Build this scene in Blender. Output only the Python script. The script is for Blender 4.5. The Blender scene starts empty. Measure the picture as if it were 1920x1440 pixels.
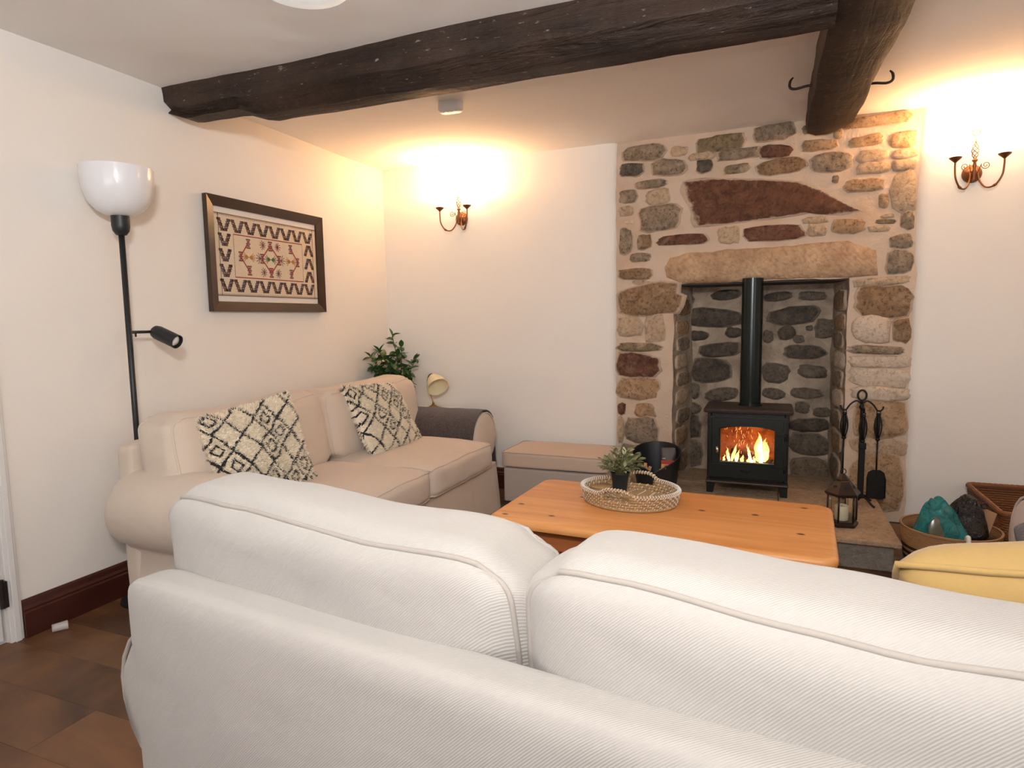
import bpy, bmesh, math, random
from mathutils import Vector, Matrix, noise
R = math.radians
rnd = random.Random(7)
sc = bpy.context.scene
COL = sc.collection

# ------------------------------------------------------------------ camera
YAW, PITCH, ROLL = 0.3849, 0.1016, -0.0161
fw = Vector((-math.sin(YAW)*math.cos(PITCH), math.cos(YAW)*math.cos(PITCH), -math.sin(PITCH)))
rt = Vector((math.cos(YAW), math.sin(YAW), 0)); up = rt.cross(fw)
r2 = rt*math.cos(ROLL)+up*math.sin(ROLL); u2 = up*math.cos(ROLL)-rt*math.sin(ROLL)
cam = bpy.data.cameras.new('camera'); cam.sensor_width = 36; cam.lens = 22.30; cam.clip_start = 0.02
camo = bpy.data.objects.new('camera', cam); COL.objects.link(camo)
camo.matrix_world = Matrix(((r2.x, u2.x, -fw.x, 2.6597), (r2.y, u2.y, -fw.y, -4.0949), (r2.z, u2.z, -fw.z, 1.1988), (0, 0, 0, 1)))
sc.camera = camo

# ------------------------------------------------------------------ exposure, world, large lights
sc.view_settings.view_transform = 'Standard'
sc.view_settings.look = 'None'
sc.view_settings.gamma = 1
sc.view_settings.use_curve_mapping = False
sc.view_settings.exposure = 0.06
w = bpy.data.worlds.new('world'); sc.world = w; w.use_nodes = True
w.node_tree.nodes['Background'].inputs[0].default_value = (0.80, 0.88, 1.0, 1)
w.node_tree.nodes['Background'].inputs[1].default_value = 0.6


def area(name, loc, target, sx, sy, power, color):
    l = bpy.data.lights.new(name, 'AREA'); l.shape = 'RECTANGLE'; l.size = sx; l.size_y = sy
    l.energy = power; l.color = color
    o = bpy.data.objects.new(name, l); COL.objects.link(o); o.location = loc
    o.rotation_euler = (Vector(target)-Vector(loc)).to_track_quat('-Z', 'Y').to_euler()
    return o


def point(name, loc, power, color, radius=0.03):
    l = bpy.data.lights.new(name, 'POINT'); l.energy = power; l.color = color; l.shadow_soft_size = radius
    o = bpy.data.objects.new(name, l); COL.objects.link(o); o.location = loc
    return o


# daylight through the window in the front wall, behind the photographer
area('window_daylight', (2.5, -6.35, 1.45), (2.3, 0, 1.2), 2.6, 1.35, 10, (0.98, 0.97, 1.0))
area('side_fill', (4.82, -4.4, 1.5), (0, -3.2, 1.4), 1.5, 1.2, 16, (0.97, 0.97, 1.0))  # added fill from the right, where no window is built; brightens the left wall
area('ceiling_fill', (2.2, -6.3, 1.0), (1.6, -2.6, 2.6), 2.4, 0.5, 16, (1.0, 0.96, 0.95))  # added upward fill low at the window, to lift the ceiling
# added overhead fill, bounced off the ceiling; direct flash just above the lens
area('overhead_fill', (2.70, -4.30, 1.78), (2.45, -3.45, 2.3), 0.30, 0.20, 53, (1.0, 0.975, 0.955))
area('camera_flash', (2.62, -4.12, 1.34), (1.6, 0, 1.25), 0.05, 0.03, 5.0, (1.0, 0.95, 0.92))
SCONCE_W = 9.5
WARM = (1.0, 0.53, 0.22)

# ------------------------------------------------------------------ materials


class G:
    def __init__(s, name):
        s.m = bpy.data.materials.new(name); s.m.use_nodes = True
        s.t = s.m.node_tree; s.b = s.t.nodes['Principled BSDF']; s.out = s.t.nodes['Material Output']

    def n(s, typ, ins=None, **kw):
        nd = s.t.nodes.new(typ)
        for k, v in kw.items(): setattr(nd, k, v)
        for k, v in (ins or {}).items(): s.set(nd, k, v)
        return nd

    def set(s, nd, k, v):
        i = nd.inputs[k]
        if isinstance(v, bpy.types.NodeSocket): s.t.links.new(v, i)
        elif isinstance(v, bpy.types.Node): s.t.links.new(v.outputs[0], i)
        else: i.default_value = v

    def math(s, op, a, b=0.0, c=0.0):
        return s.n('ShaderNodeMath', {0: a, 1: b, 2: c}, operation=op).outputs[0]

    def coords(s, kind='Object', scale=(1, 1, 1), rot=(0, 0, 0), rand=False):
        tc = s.n('ShaderNodeTexCoord').outputs[kind]
        if rand:
            oi = s.n('ShaderNodeObjectInfo').outputs['Random']
            mm = s.n('ShaderNodeVectorMath', {0: tc, 1: s.n('ShaderNodeCombineXYZ', {0: s.math('MULTIPLY', oi, 37.0), 1: s.math('MULTIPLY', oi, 91.0), 2: 0.0}).outputs[0]}, operation='ADD')
            tc = mm.outputs[0]
        return s.n('ShaderNodeMapping', {'Vector': tc, 'Scale': scale, 'Rotation': rot}).outputs[0]

    def noise(s, vec, scale, detail=4, rough=0.55, dist=0.0):
        return s.n('ShaderNodeTexNoise', {'Vector': vec, 'Scale': scale, 'Detail': detail, 'Roughness': rough, 'Distortion': dist}).outputs['Fac']

    def mix(s, f, a, b, blend='MIX'):
        nd = s.n('ShaderNodeMix', data_type='RGBA', blend_type=blend)
        for k, v in ((0, f), (6, a), (7, b)): s.set(nd, k, v if not isinstance(v, tuple) else (v+(1,))[:4])
        return nd.outputs[2]

    def ramp(s, f, *stops):
        nd = s.n('ShaderNodeValToRGB', {0: f}); e = nd.color_ramp.elements
        while len(e) < len(stops): e.new(0.5)
        for el, (p, c) in zip(e, stops): el.position = p; el.color = (c if isinstance(c, tuple) else (c, c, c))+(1,) if not isinstance(c, tuple) or len(c) == 3 else c
        return nd.outputs[0]

    def bump(s, h, strength=0.3, dist=0.01, prev=None):
        ins = {'Height': h, 'Strength': strength, 'Distance': dist}
        if prev is not None: ins['Normal'] = prev
        return s.n('ShaderNodeBump', ins).outputs[0]

    def fin(s, col=None, rough=None, metal=None, normal=None, **kw):
        if col is not None: s.set(s.b, 'Base Color', (col+(1,))[:4] if isinstance(col, tuple) else col)
        if rough is not None: s.set(s.b, 'Roughness', rough)
        if metal is not None: s.set(s.b, 'Metallic', metal)
        if normal is not None: s.set(s.b, 'Normal', normal)
        for k, v in kw.items(): s.set(s.b, k.replace('_', ' '), v)
        return s.m


def plain(name, col, rough=0.6, metal=0.0, var=0.12, vs=8.0, bs=0.0, bscale=60.0, **kw):
    g = G(name); v = g.coords()
    n1 = g.noise(v, vs, 4)
    dark = tuple(c*(1-var) for c in col); light = tuple(min(1, c*(1+var)) for c in col)
    c = g.mix(n1, dark, light)
    nm = g.bump(g.noise(v, bscale, 3), bs, 0.004) if bs else None
    return g.fin(c, rough, metal, nm, **kw)


def fabric(name, col, twill=True, wrinkle=0.35, scale=420.0):
    g = G(name); v = g.coords()
    n1 = g.noise(v, 3.0, 3); n2 = g.noise(v, 140, 2)
    c = g.mix(n1, tuple(x*0.93 for x in col), tuple(min(1, x*1.05) for x in col))
    c = g.mix(g.math('MULTIPLY', n2, 0.35), c, tuple(x*0.80 for x in col))
    wv = g.n('ShaderNodeTexWave', {'Vector': g.coords(rot=(0, R(90), 0)), 'Scale': scale/3.2, 'Distortion': 0.6, 'Detail': 1.0}, wave_type='BANDS', bands_direction='DIAGONAL').outputs['Fac']
    if twill: c = g.mix(g.math('MULTIPLY', wv, 0.16), c, tuple(x*0.72 for x in col))
    wr = g.noise(g.coords(scale=(1.0, 1.2, 1.8), rot=(0.3, 0.5, 0.2)), 3.6, 2, 0.45, 0.4)
    nm = g.bump(wr, wrinkle, 0.03)
    nm = g.bump(wv if twill else n2, 0.35, 0.0015, nm)
    return g.fin(c, 0.92, 0, nm, Sheen_Weight=0.15)


PI = math.pi
M = {}
g = G('plaster'); v = g.coords()
M['plaster'] = g.fin(g.mix(g.noise(v, 1.5, 3), (0.81, 0.77, 0.715), (0.85, 0.815, 0.765)), 0.85, 0, g.bump(g.noise(v, 2.2, 3), 0.25, 0.05, g.bump(g.noise(v, 60, 4), 0.12, 0.004)))
g = G('ceiling_paint'); v = g.coords()
M['ceiling'] = g.fin(g.mix(g.noise(v, 1.2, 3), (0.86, 0.83, 0.80), (0.89, 0.865, 0.84)), 0.9, 0, g.bump(g.noise(v, 1.6, 3), 0.3, 0.06, g.bump(g.noise(v, 45, 4), 0.1, 0.004)))
M['sofa'] = fabric('sofa_slipcover', (0.43, 0.405, 0.375))
M['sofa_far'] = fabric('sofa_slipcover_cream', (0.64, 0.54, 0.445), twill=False, wrinkle=0.45)
M['piping_far'] = fabric('piping_fabric_cream', (0.66, 0.55, 0.45), twill=False, wrinkle=0.1)
M['piping'] = fabric('piping_fabric', (0.36, 0.325, 0.29), twill=False, wrinkle=0.1)  # darker than the slipcover: the shadow line under the piping in its colour
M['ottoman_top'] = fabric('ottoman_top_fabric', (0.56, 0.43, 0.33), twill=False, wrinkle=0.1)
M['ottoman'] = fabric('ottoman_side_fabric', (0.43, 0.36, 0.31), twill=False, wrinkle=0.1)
M['yellow'] = fabric('mustard_linen', (0.46, 0.30, 0.105), twill=False, wrinkle=0.5)
M['pink_fabric'] = fabric('armchair_fabric', (0.60, 0.50, 0.45), twill=False)

# dark old oak for beams
def oak(name, a, b, sc_=(1, 9, 9), rough=0.55, bs=1.0):
    g = G(name); v = g.coords(scale=sc_)
    n1 = g.noise(v, 2.2, 8, 0.62, 0.6); n2 = g.noise(g.coords(), 2.5, 4)
    c = g.mix(g.ramp(n1, (0.3, 0.0), (0.72, 1.0)), a, b)
    c = g.mix(g.ramp(n2, (0.35, 0.0), (0.75, 0.6)), c, tuple(x*1.9+0.012 for x in b))
    sp = g.ramp(g.noise(g.coords(scale=(1, 3, 3)), 26, 3), (0.66, 0.0), (0.74, 0.6))
    c = g.mix(sp, c, (0.36, 0.31, 0.27))
    nm = g.bump(n1, bs, 0.03*bs, g.bump(g.noise(g.coords(), 9, 6), 0.8*bs, 0.03*bs))
    return g.fin(c, rough, 0, nm, Specular_IOR_Level=0.3)
M['beam'] = oak('old_oak_beam', (0.008, 0.0055, 0.005), (0.042, 0.023, 0.015))
M['beam_y'] = oak('old_oak_beam_lengthwise', (0.008, 0.0055, 0.004), (0.036, 0.020, 0.012), (9, 1, 9), 0.6, 0.45)

# floor boards
g = G('floor_board'); v = g.coords(scale=(1, 7, 7), rand=True)
n1 = g.noise(v, 2.0, 7, 0.6, 1.4)
ns = g.noise(g.coords(rand=True), 1.6, 5, 0.6, 0.8)
oi = g.n('ShaderNodeObjectInfo').outputs['Random']
c = g.mix(n1, (0.085, 0.036, 0.015), (0.27, 0.125, 0.050))
c = g.mix(g.ramp(ns, (0.40, 0.0), (0.62, 0.9)), c, (0.045, 0.019, 0.010))
c = g.mix(g.math('MULTIPLY', oi, 0.18), c, (0.20, 0.085, 0.035))
M['board'] = g.fin(c, g.ramp(n1, (0.3, 0.38), (0.8, 0.55)), 0, g.bump(n1, 0.3, 0.004))
M['subfloor'] = plain('subfloor_dark', (0.02, 0.012, 0.008), 0.9)

# pine table
g = G('waxed_pine'); v = g.coords(scale=(1, 11, 11))
n1 = g.noise(v, 1.6, 6, 0.6, 0.9)
n0 = g.noise(g.coords(scale=(0.6, 3.5, 1)), 1.8, 3, 0.5, 0.5)
c = g.mix(g.ramp(n1, (0.28, 0.0), (0.75, 1.0)), (0.66, 0.26, 0.075), (0.90, 0.47, 0.18))
c = g.mix(g.math('MULTIPLY', n0, 0.45), c, (0.62, 0.25, 0.07))
pk = g.n('ShaderNodeSeparateXYZ', {0: g.coords()}).outputs[1]
pl_ = g.n('ShaderNodeTexWhiteNoise', {'W': g.math('FLOOR', g.math('MULTIPLY', pk, 9.0))}, noise_dimensions='1D').outputs['Value']
c = g.mix(g.math('MULTIPLY', pl_, 0.30), c, (0.55, 0.20, 0.055))
vo = g.n('ShaderNodeTexVoronoi', {'Vector': g.coords(scale=(0.6, 1.0, 1.0)), 'Scale': 10.0, 'Randomness': 1.0}, voronoi_dimensions='2D')
vcol = g.n('ShaderNodeSeparateColor', {0: vo.outputs['Color']}).outputs[0]
kn = g.ramp(vo.outputs['Distance'], (0.05, 1.0), (0.10, 0.0))
kn = g.math('MULTIPLY', kn, g.math('GREATER_THAN', vcol, 0.74))
c = g.mix(kn, c, (0.085, 0.02, 0.006))
M['pine'] = g.fin(c, 0.40, 0, g.bump(n1, 0.12, 0.002), Specular_IOR_Level=0.45)
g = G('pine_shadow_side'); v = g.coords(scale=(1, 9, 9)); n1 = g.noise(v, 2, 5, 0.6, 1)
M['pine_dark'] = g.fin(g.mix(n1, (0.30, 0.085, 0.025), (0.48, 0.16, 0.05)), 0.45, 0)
M['mahogany'] = plain('mahogany_stain', (0.055, 0.014, 0.009), 0.35, 0, 0.4, 6)
M['white_gloss'] = plain('white_gloss_paint', (0.74, 0.73, 0.71), 0.4, 0, 0.05, 3)
M['iron'] = plain('black_iron', (0.016, 0.015, 0.015), 0.45, 0.6, 0.3, 20, 0.2, 90)
M['old_iron'] = plain('old_black_iron', (0.03, 0.022, 0.018), 0.6, 0.5, 0.4, 20, 0.5, 120)
M['lamp_metal'] = plain('charcoal_lamp_metal', (0.022, 0.024, 0.026), 0.42, 0.3, 0.1)
M['stove'] = plain('stove_enamel', (0.010, 0.014, 0.012), 0.36, 0.25, 0.2, 12, 0.12, 150)
M['stove_top'] = plain('stove_top_plate', (0.045, 0.032, 0.028), 0.45, 0.2, 0.3, 12)
M['flue'] = plain('flue_pipe_enamel', (0.008, 0.013, 0.011), 0.22, 0.3, 0.2, 5)
M['bronze'] = plain('bronze_metal', (0.22, 0.085, 0.035), 0.38, 0.75, 0.25, 25)
M['brass'] = plain('antique_brass', (0.34, 0.20, 0.075), 0.35, 0.85, 0.3, 30)
M['black_plastic'] = plain('black_plastic', (0.014, 0.015, 0.017), 0.35)
M['pot_black'] = plain('pot_black', (0.016, 0.017, 0.018), 0.55)
M['white_plastic'] = plain('white_plastic', (0.80, 0.80, 0.80), 0.35, 0, 0.02)
M['soil'] = plain('potting_soil', (0.03, 0.018, 0.01), 0.95, 0, 0.5, 60, 0.8, 90)
M['candle'] = plain('ivory_wax', (0.80, 0.72, 0.52), 0.45, 0, 0.03, Subsurface_Weight=0.2)
M['chrome'] = plain('brushed_steel', (0.55, 0.55, 0.55), 0.25, 1.0, 0.05)


def stone_mat(name, a, b, spot=(0.045, 0.038, 0.03), smear=0.42, mort=(0.57, 0.435, 0.325)):
    g = G(name); v = g.coords(rand=True)
    n1 = g.noise(v, 16, 7, 0.65, 0.4); n2 = g.noise(v, 55, 5, 0.7)
    c = g.mix(g.ramp(n1, (0.32, 0.0), (0.70, 1.0)), a, b)
    c = g.mix(g.ramp(n2, (0.50, 0.0), (0.66, 0.8)), c, spot)
    sm = g.ramp(g.noise(v, 11, 6, 0.6, 1.0), (0.55, 0.0), (0.68, smear))
    c = g.mix(sm, c, mort)
    rim = g.n('ShaderNodeAttribute', attribute_name='rim').outputs['Fac']
    rn = g.math('ADD', g.math('MULTIPLY', rim, 1.25), g.math('SUBTRACT', g.noise(v, 24, 6, 0.7), 0.62))
    c = g.mix(g.ramp(rn, (0.30, 0.0), (0.62, 0.92)), c, mort)
    nm = g.bump(n1, 0.9, 0.02, g.bump(n2, 0.7, 0.006))
    return g.fin(c, 0.85, 0, nm)


ST = {
    'g': stone_mat('stone_grey_olive', (0.17, 0.125, 0.082), (0.38, 0.285, 0.195)),
    'k': stone_mat('stone_khaki', (0.16, 0.12, 0.065), (0.30, 0.215, 0.12)),
    't': stone_mat('stone_tan', (0.42, 0.30, 0.19), (0.58, 0.43, 0.29), (0.22, 0.14, 0.08)),
    'o': stone_mat('stone_ochre', (0.34, 0.20, 0.10), (0.50, 0.33, 0.19), (0.10, 0.06, 0.03)),
    'b': stone_mat('stone_brown', (0.20, 0.115, 0.055), (0.36, 0.225, 0.12), (0.05, 0.028, 0.015)),
    'r': stone_mat('stone_dark_red', (0.085, 0.030, 0.017), (0.20, 0.085, 0.048), (0.03, 0.013, 0.01), 0.2),
    'd': stone_mat('stone_sooty', (0.055, 0.048, 0.042), (0.16, 0.125, 0.09), (0.022, 0.02, 0.018)),
    'p': stone_mat('stone_pale', (0.58, 0.46, 0.35), (0.70, 0.58, 0.45), (0.36, 0.25, 0.17)),
}
for _k, _a, _b in (('d', (0.045, 0.038, 0.032), (0.15, 0.115, 0.082)), ('g', (0.10, 0.08, 0.058), (0.22, 0.17, 0.125)), ('k', (0.15, 0.11, 0.065), (0.28, 0.20, 0.125)), ('t', (0.20, 0.15, 0.10), (0.36, 0.27, 0.19))):
    ST[_k+'s'] = stone_mat('sooty_'+_k+'_stone', _a, _b, (0.03, 0.026, 0.022), 0.3, (0.27, 0.205, 0.15))
ST['R'] = stone_mat('stone_red_slab', (0.070, 0.024, 0.012), (0.20, 0.085, 0.042), (0.06, 0.02, 0.01), 0.05)
g = G('stone_lintel'); n2 = g.noise(g.coords(), 6, 6, 0.65); n3 = g.noise(g.coords(), 38, 5, 0.7)
ch = g.n('ShaderNodeTexWave', {'Vector': g.coords(rot=(0, R(38), 0)), 'Scale': 11.0, 'Distortion': 7.0, 'Detail': 3.0, 'Detail Scale': 1.6}).outputs['Fac']
c = g.mix(g.ramp(n2, (0.32, 0.0), (0.68, 1.0)), (0.36, 0.215, 0.12), (0.60, 0.41, 0.25))
c = g.mix(g.ramp(n3, (0.48, 0.0), (0.66, 0.6)), c, (0.25, 0.14, 0.075))
ST['L'] = g.fin(c, 0.88, 0, g.bump(ch, 0.28, 0.010, g.bump(n2, 0.8, 0.02, g.bump(n3, 0.6, 0.008))))
g = G('lime_mortar'); v = g.coords()
n1 = g.noise(v, 5, 6, 0.6, 0.5)
c = g.mix(n1, (0.52, 0.38, 0.275), (0.68, 0.545, 0.42))
c = g.mix(g.ramp(g.noise(v, 3.1, 4), (0.5, 0.0), (0.72, 0.55)), c, (0.50, 0.31, 0.18))
M['mortar'] = g.fin(c, 0.92, 0, g.bump(n1, 0.8, 0.03, g.bump(g.noise(v, 70, 5), 0.5, 0.005)))
g = G('sooty_mortar'); v = g.coords()
n1 = g.noise(v, 4, 6, 0.65, 0.6)
c = g.mix(g.ramp(n1, (0.34, 0.0), (0.66, 1.0)), (0.22, 0.17, 0.125), (0.54, 0.43, 0.32))
M['mortar_dark'] = g.fin(c, 0.92, 0, g.bump(n1, 1.0, 0.04, g.bump(g.noise(v, 50, 5), 0.5, 0.006)))
M['slab'] = stone_mat('hearth_slab', (0.36, 0.25, 0.155), (0.50, 0.36, 0.235), (0.26, 0.17, 0.10), 0.15)
M['slab_side'] = stone_mat('hearth_block', (0.20, 0.175, 0.145), (0.28, 0.245, 0.205), (0.16, 0.135, 0.11), 0.1)


def glass(name, tint=(0.95, 0.97, 0.97), alpha=0.12, rough=0.03):
    g = G(name)
    tr = g.n('ShaderNodeBsdfTransparent', {0: tint+(1,)})
    gl = g.n('ShaderNodeBsdfGlossy', {0: (1, 1, 1, 1), 'Roughness': rough})
    fr = g.math('ADD', g.math('MULTIPLY', g.n('ShaderNodeFresnel', {0: 1.45}).outputs[0], 0.8), alpha*0.3)
    mx = g.n('ShaderNodeMixShader', {0: fr, 1: tr.outputs[0], 2: gl.outputs[0]})
    g.t.links.new(mx.outputs[0], g.out.inputs[0])
    return g.m


M['glass'] = glass('clear_glass')
g = G('clear_plastic_cup')
mx = g.n('ShaderNodeMixShader', {0: 0.30, 1: g.n('ShaderNodeBsdfTransparent').outputs[0], 2: g.b.outputs[0]})
g.fin((0.85, 0.82, 0.80), 0.3); g.t.links.new(mx.outputs[0], g.out.inputs[0]); M['cup'] = g.m


def glow(name, col, strength, base=(0.9, 0.85, 0.8), rough=0.4):
    g = G(name); g.fin(base, rough, 0)
    g.set(g.b, 'Emission Color', col+(1,)); g.set(g.b, 'Emission Strength', strength)
    return g.m


M['shade_lit'] = glow('lit_opal_glass', (1.0, 0.84, 0.58), 3.5)
M['white_shade'] = plain('opal_white_shade', (0.78, 0.78, 0.80), 0.16, 0, 0.01)
M['pendant_lit'] = glow('lit_pendant_diffuser', (0.92, 1.0, 0.98), 0.35, (0.85, 0.85, 0.85))
M['opal'] = plain('cream_opal_glass', (0.86, 0.72, 0.48), 0.2, 0, 0.04, Subsurface_Weight=0.2)
M['bulb'] = plain('frosted_bulb', (0.8, 0.8, 0.8), 0.2, 0, 0.02)
M['leaf'] = plain('glossy_leaf', (0.035, 0.095, 0.022), 0.30, 0, 0.45, 9)
M['leaf2'] = plain('grey_green_leaf', (0.20, 0.22, 0.10), 0.55, 0, 0.45, 30)
M['leaf3'] = plain('pale_leaf', (0.42, 0.42, 0.24), 0.55, 0, 0.2, 30)
M['stem'] = plain('plant_stem', (0.14, 0.12, 0.045), 0.7)
M['terracotta'] = plain('stone_pot', (0.35, 0.30, 0.26), 0.7)

g = G('wool_throw'); v = g.coords()
n1 = g.noise(v, 160, 5, 0.7); n2 = g.noise(v, 10, 3)
c = g.mix(g.ramp(n1, (0.35, 0.0), (0.72, 1.0)), (0.022, 0.017, 0.018), (0.13, 0.095, 0.085))
c = g.mix(g.ramp(g.noise(v, 240, 2), (0.70, 0.0), (0.76, 0.9)), c, (0.45, 0.36, 0.30))
M['throw'] = g.fin(c, 1.0, 0, g.bump(n1, 0.9, 0.006, g.bump(n2, 0.4, 0.02)), Sheen_Weight=0.3)

# shaggy cushion: black lozenge lattice on cream pile, drawn in uv
def shag(name, seed, rot):
    g = G(name)
    uv = g.n('ShaderNodeTexCoord').outputs['UV']
    wob = g.n('ShaderNodeTexNoise', {'Vector': uv, 'Scale': 7.0, 'Detail': 3.0})
    off = g.n('ShaderNodeVectorMath', {0: wob.outputs['Color'], 1: (0.5, 0.5, 0.5)}, operation='SUBTRACT').outputs[0]
    off = g.n('ShaderNodeVectorMath', {0: off, 'Scale': 0.075}, operation='SCALE').outputs[0]
    p = g.n('ShaderNodeVectorMath', {0: uv, 1: off}, operation='ADD').outputs[0]
    p = g.n('ShaderNodeMapping', {'Vector': p, 'Rotation': (0, 0, rot), 'Location': (seed, seed*0.7, 0)}).outputs[0]
    s = g.n('ShaderNodeSeparateXYZ', {0: p})
    a = g.math('MULTIPLY', g.math('ADD', s.outputs[0], g.math('MULTIPLY', s.outputs[1], 0.75)), 4.1)
    b = g.math('MULTIPLY', g.math('SUBTRACT', s.outputs[0], g.math('MULTIPLY', s.outputs[1], 0.75)), 4.1)
    fa = g.math('ABSOLUTE', g.math('SUBTRACT', g.math('FRACT', a), 0.5))
    fb = g.math('ABSOLUTE', g.math('SUBTRACT', g.math('FRACT', b), 0.5))
    mxx = g.math('MAXIMUM', fa, fb)
    line = g.math('GREATER_THAN', mxx, 0.452)
    cell = g.n('ShaderNodeTexWhiteNoise', {'Vector': g.n('ShaderNodeCombineXYZ', {0: g.math('FLOOR', a), 1: g.math('FLOOR', b), 2: seed}).outputs[0]}, noise_dimensions='3D').outputs['Value']
    inner = g.math('MULTIPLY', g.math('GREATER_THAN', cell, 0.62), g.math('MULTIPLY', g.math('GREATER_THAN', mxx, 0.17), g.math('LESS_THAN', mxx, 0.26)))
    msk = g.math('MAXIMUM', line, inner)
    n1 = g.noise(g.coords('UV'), 60, 4, 0.6)
    c = g.mix(n1, (0.90, 0.77, 0.58), (1.0, 0.92, 0.76))
    c = g.mix(msk, c, (0.018, 0.016, 0.016))
    return g.fin(c, 0.95, 0, g.bump(n1, 0.6, 0.012), Sheen_Weight=0.2)


M['shag_a'] = shag('shaggy_lozenge_cover_large', 0.31, 0.25)
M['shag_b'] = shag('shaggy_lozenge_cover_small', 1.77, 0.15)


def weave(name, a, b, scale=60.0, direction='Z'):
    g = G(name)
    v = g.coords()
    w1 = g.n('ShaderNodeTexWave', {'Vector': v, 'Scale': scale, 'Distortion': 1.0, 'Detail': 2.0}, bands_direction=direction).outputs['Fac']
    n = g.noise(v, 40, 4)
    c = g.mix(w1, a, b); c = g.mix(g.math('MULTIPLY', n, 0.4), c, a)
    return g.fin(c, 0.6, 0, g.bump(w1, 0.8, 0.004))


M['wicker'] = weave('brown_wicker', (0.14, 0.045, 0.014), (0.42, 0.17, 0.055), 55)
M['bamboo'] = weave('bamboo_strips', (0.28, 0.14, 0.06), (0.46, 0.25, 0.11), 45)
M['bamboo_dark'] = weave('dark_bamboo_band', (0.012, 0.008, 0.008), (0.04, 0.022, 0.018), 45)
M['seagrass'] = plain('seagrass_coil', (0.38, 0.235, 0.105), 0.8, 0, 0.45, 45, 0.6, 120)
M['cord_white'] = plain('white_cord', (0.78, 0.74, 0.68), 0.8, 0, 0.08)
g = G('red_rug'); v = g.coords(); n1 = g.noise(v, 70, 4, 0.7)
M['rug'] = g.fin(g.mix(g.ramp(n1, (0.38, 0.0), (0.62, 1.0)), (0.10, 0.022, 0.012), (0.33, 0.17, 0.10)), 0.95, 0, g.bump(n1, 0.8, 0.006))
M['rug_edge'] = plain('rug_border', (0.15, 0.045, 0.025), 0.95, 0, 0.4, 60)
M['textile'] = plain('handwoven_cotton', (0.66, 0.55, 0.41), 0.9, 0, 0.08, 60, 0.4, 300)
M['mat'] = plain('white_mount_board', (0.72, 0.68, 0.64), 0.8, 0, 0.02)
g = G('frame_wood'); n1 = g.noise(g.coords(scale=(1, 1, 1)), 12, 5)
M['frame'] = g.fin(g.mix(n1, (0.022, 0.012, 0.007), (0.060, 0.030, 0.016)), 0.32, 0)
for nm, cc in {'y_brown': (0.17, 0.085, 0.06), 'y_blue': (0.12, 0.12, 0.20), 'y_red': (0.30, 0.035, 0.03), 'y_green': (0.07, 0.14, 0.06), 'y_ochre': (0.42, 0.20, 0.055), 'y_black': (0.03, 0.022, 0.02), 'y_tan': (0.36, 0.20, 0.13), 'y_dark': (0.10, 0.06, 0.05)}.items():
    M[nm] = plain('yarn_'+nm[2:], cc, 0.95, 0, 0.25, 90)
# teal crumpled bag, black crumpled bag
g = G('teal_film'); v = g.coords(); n1 = g.noise(v, 22, 6, 0.7, 1.5)
M['teal'] = g.fin(g.mix(g.ramp(n1, (0.35, 0.0), (0.7, 1.0)), (0.003, 0.10, 0.12), (0.03, 0.34, 0.33)), 0.15, 0, g.bump(n1, 0.9, 0.02))
g = G('black_film'); v = g.coords(); n1 = g.noise(v, 14, 5, 0.6, 1.2)
M['film_black'] = g.fin((0.010, 0.009, 0.009), 0.14, 0, g.bump(n1, 0.9, 0.03))
M['window_film'] = plain('clear_bag_window', (0.13, 0.12, 0.08), 0.2, 0, 0.3, 40)
M['cardboard'] = plain('cardboard', (0.50, 0.28, 0.15), 0.8)
M['firewood'] = plain('split_kindling', (0.62, 0.36, 0.16), 0.7, 0, 0.25, 30)
M['bag_brown'] = plain('printed_bag_brown', (0.05, 0.035, 0.028), 0.5, 0, 0.4, 25)
M['print_red'] = plain('print_red', (0.55, 0.06, 0.03), 0.5)
M['print_cream'] = plain('print_cream', (0.62, 0.55, 0.42), 0.5)
M['bark'] = plain('charred_bark', (0.055, 0.028, 0.016), 0.9, 0, 0.6, 40, 0.9, 80)
M['wood_end'] = plain('log_end_grain', (0.42, 0.24, 0.11), 0.8, 0, 0.4, 30)
g = G('firebrick'); v = g.coords(); n1 = g.noise(v, 30, 5, 0.7)
M['firebrick'] = g.fin(g.mix(g.ramp(n1, (0.4, 0.0), (0.6, 1.0)), (0.17, 0.045, 0.012), (0.36, 0.13, 0.035)), 0.9, 0)
# coals
g = G('embers'); v = g.coords(); n1 = g.noise(v, 38, 5, 0.7)
g.fin((0.03, 0.015, 0.01), 0.9)
g.set(g.b, 'Emission Color', g.ramp(n1, (0.45, (0.0, 0.0, 0.0)), (0.62, (1.0, 0.13, 0.015))))
g.set(g.b, 'Emission Strength', 3.0); M['embers'] = g.m


def flame(name, ca, cb, strength, z0, z1):
    g = G(name)
    z = g.n('ShaderNodeSeparateXYZ', {0: g.n('ShaderNodeTexCoord').outputs['Object']}).outputs[2]
    f = g.n('ShaderNodeMapRange', {0: z, 1: z0, 2: z1}).outputs[0]
    lw = g.n('ShaderNodeLayerWeight', {0: 0.35}).outputs['Facing']
    em = g.n('ShaderNodeEmission', {0: g.ramp(f, (0.0, ca), (1.0, cb)), 1: strength})
    tr = g.n('ShaderNodeBsdfTransparent')
    fac = g.math('MAXIMUM', g.math('MULTIPLY', f, 0.45), g.ramp(lw, (0.35, 0.0), (0.95, 1.0)))
    mx = g.n('ShaderNodeMixShader', {0: fac, 1: em.outputs[0], 2: tr.outputs[0]})
    g.t.links.new(mx.outputs[0], g.out.inputs[0]); return g.m


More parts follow.
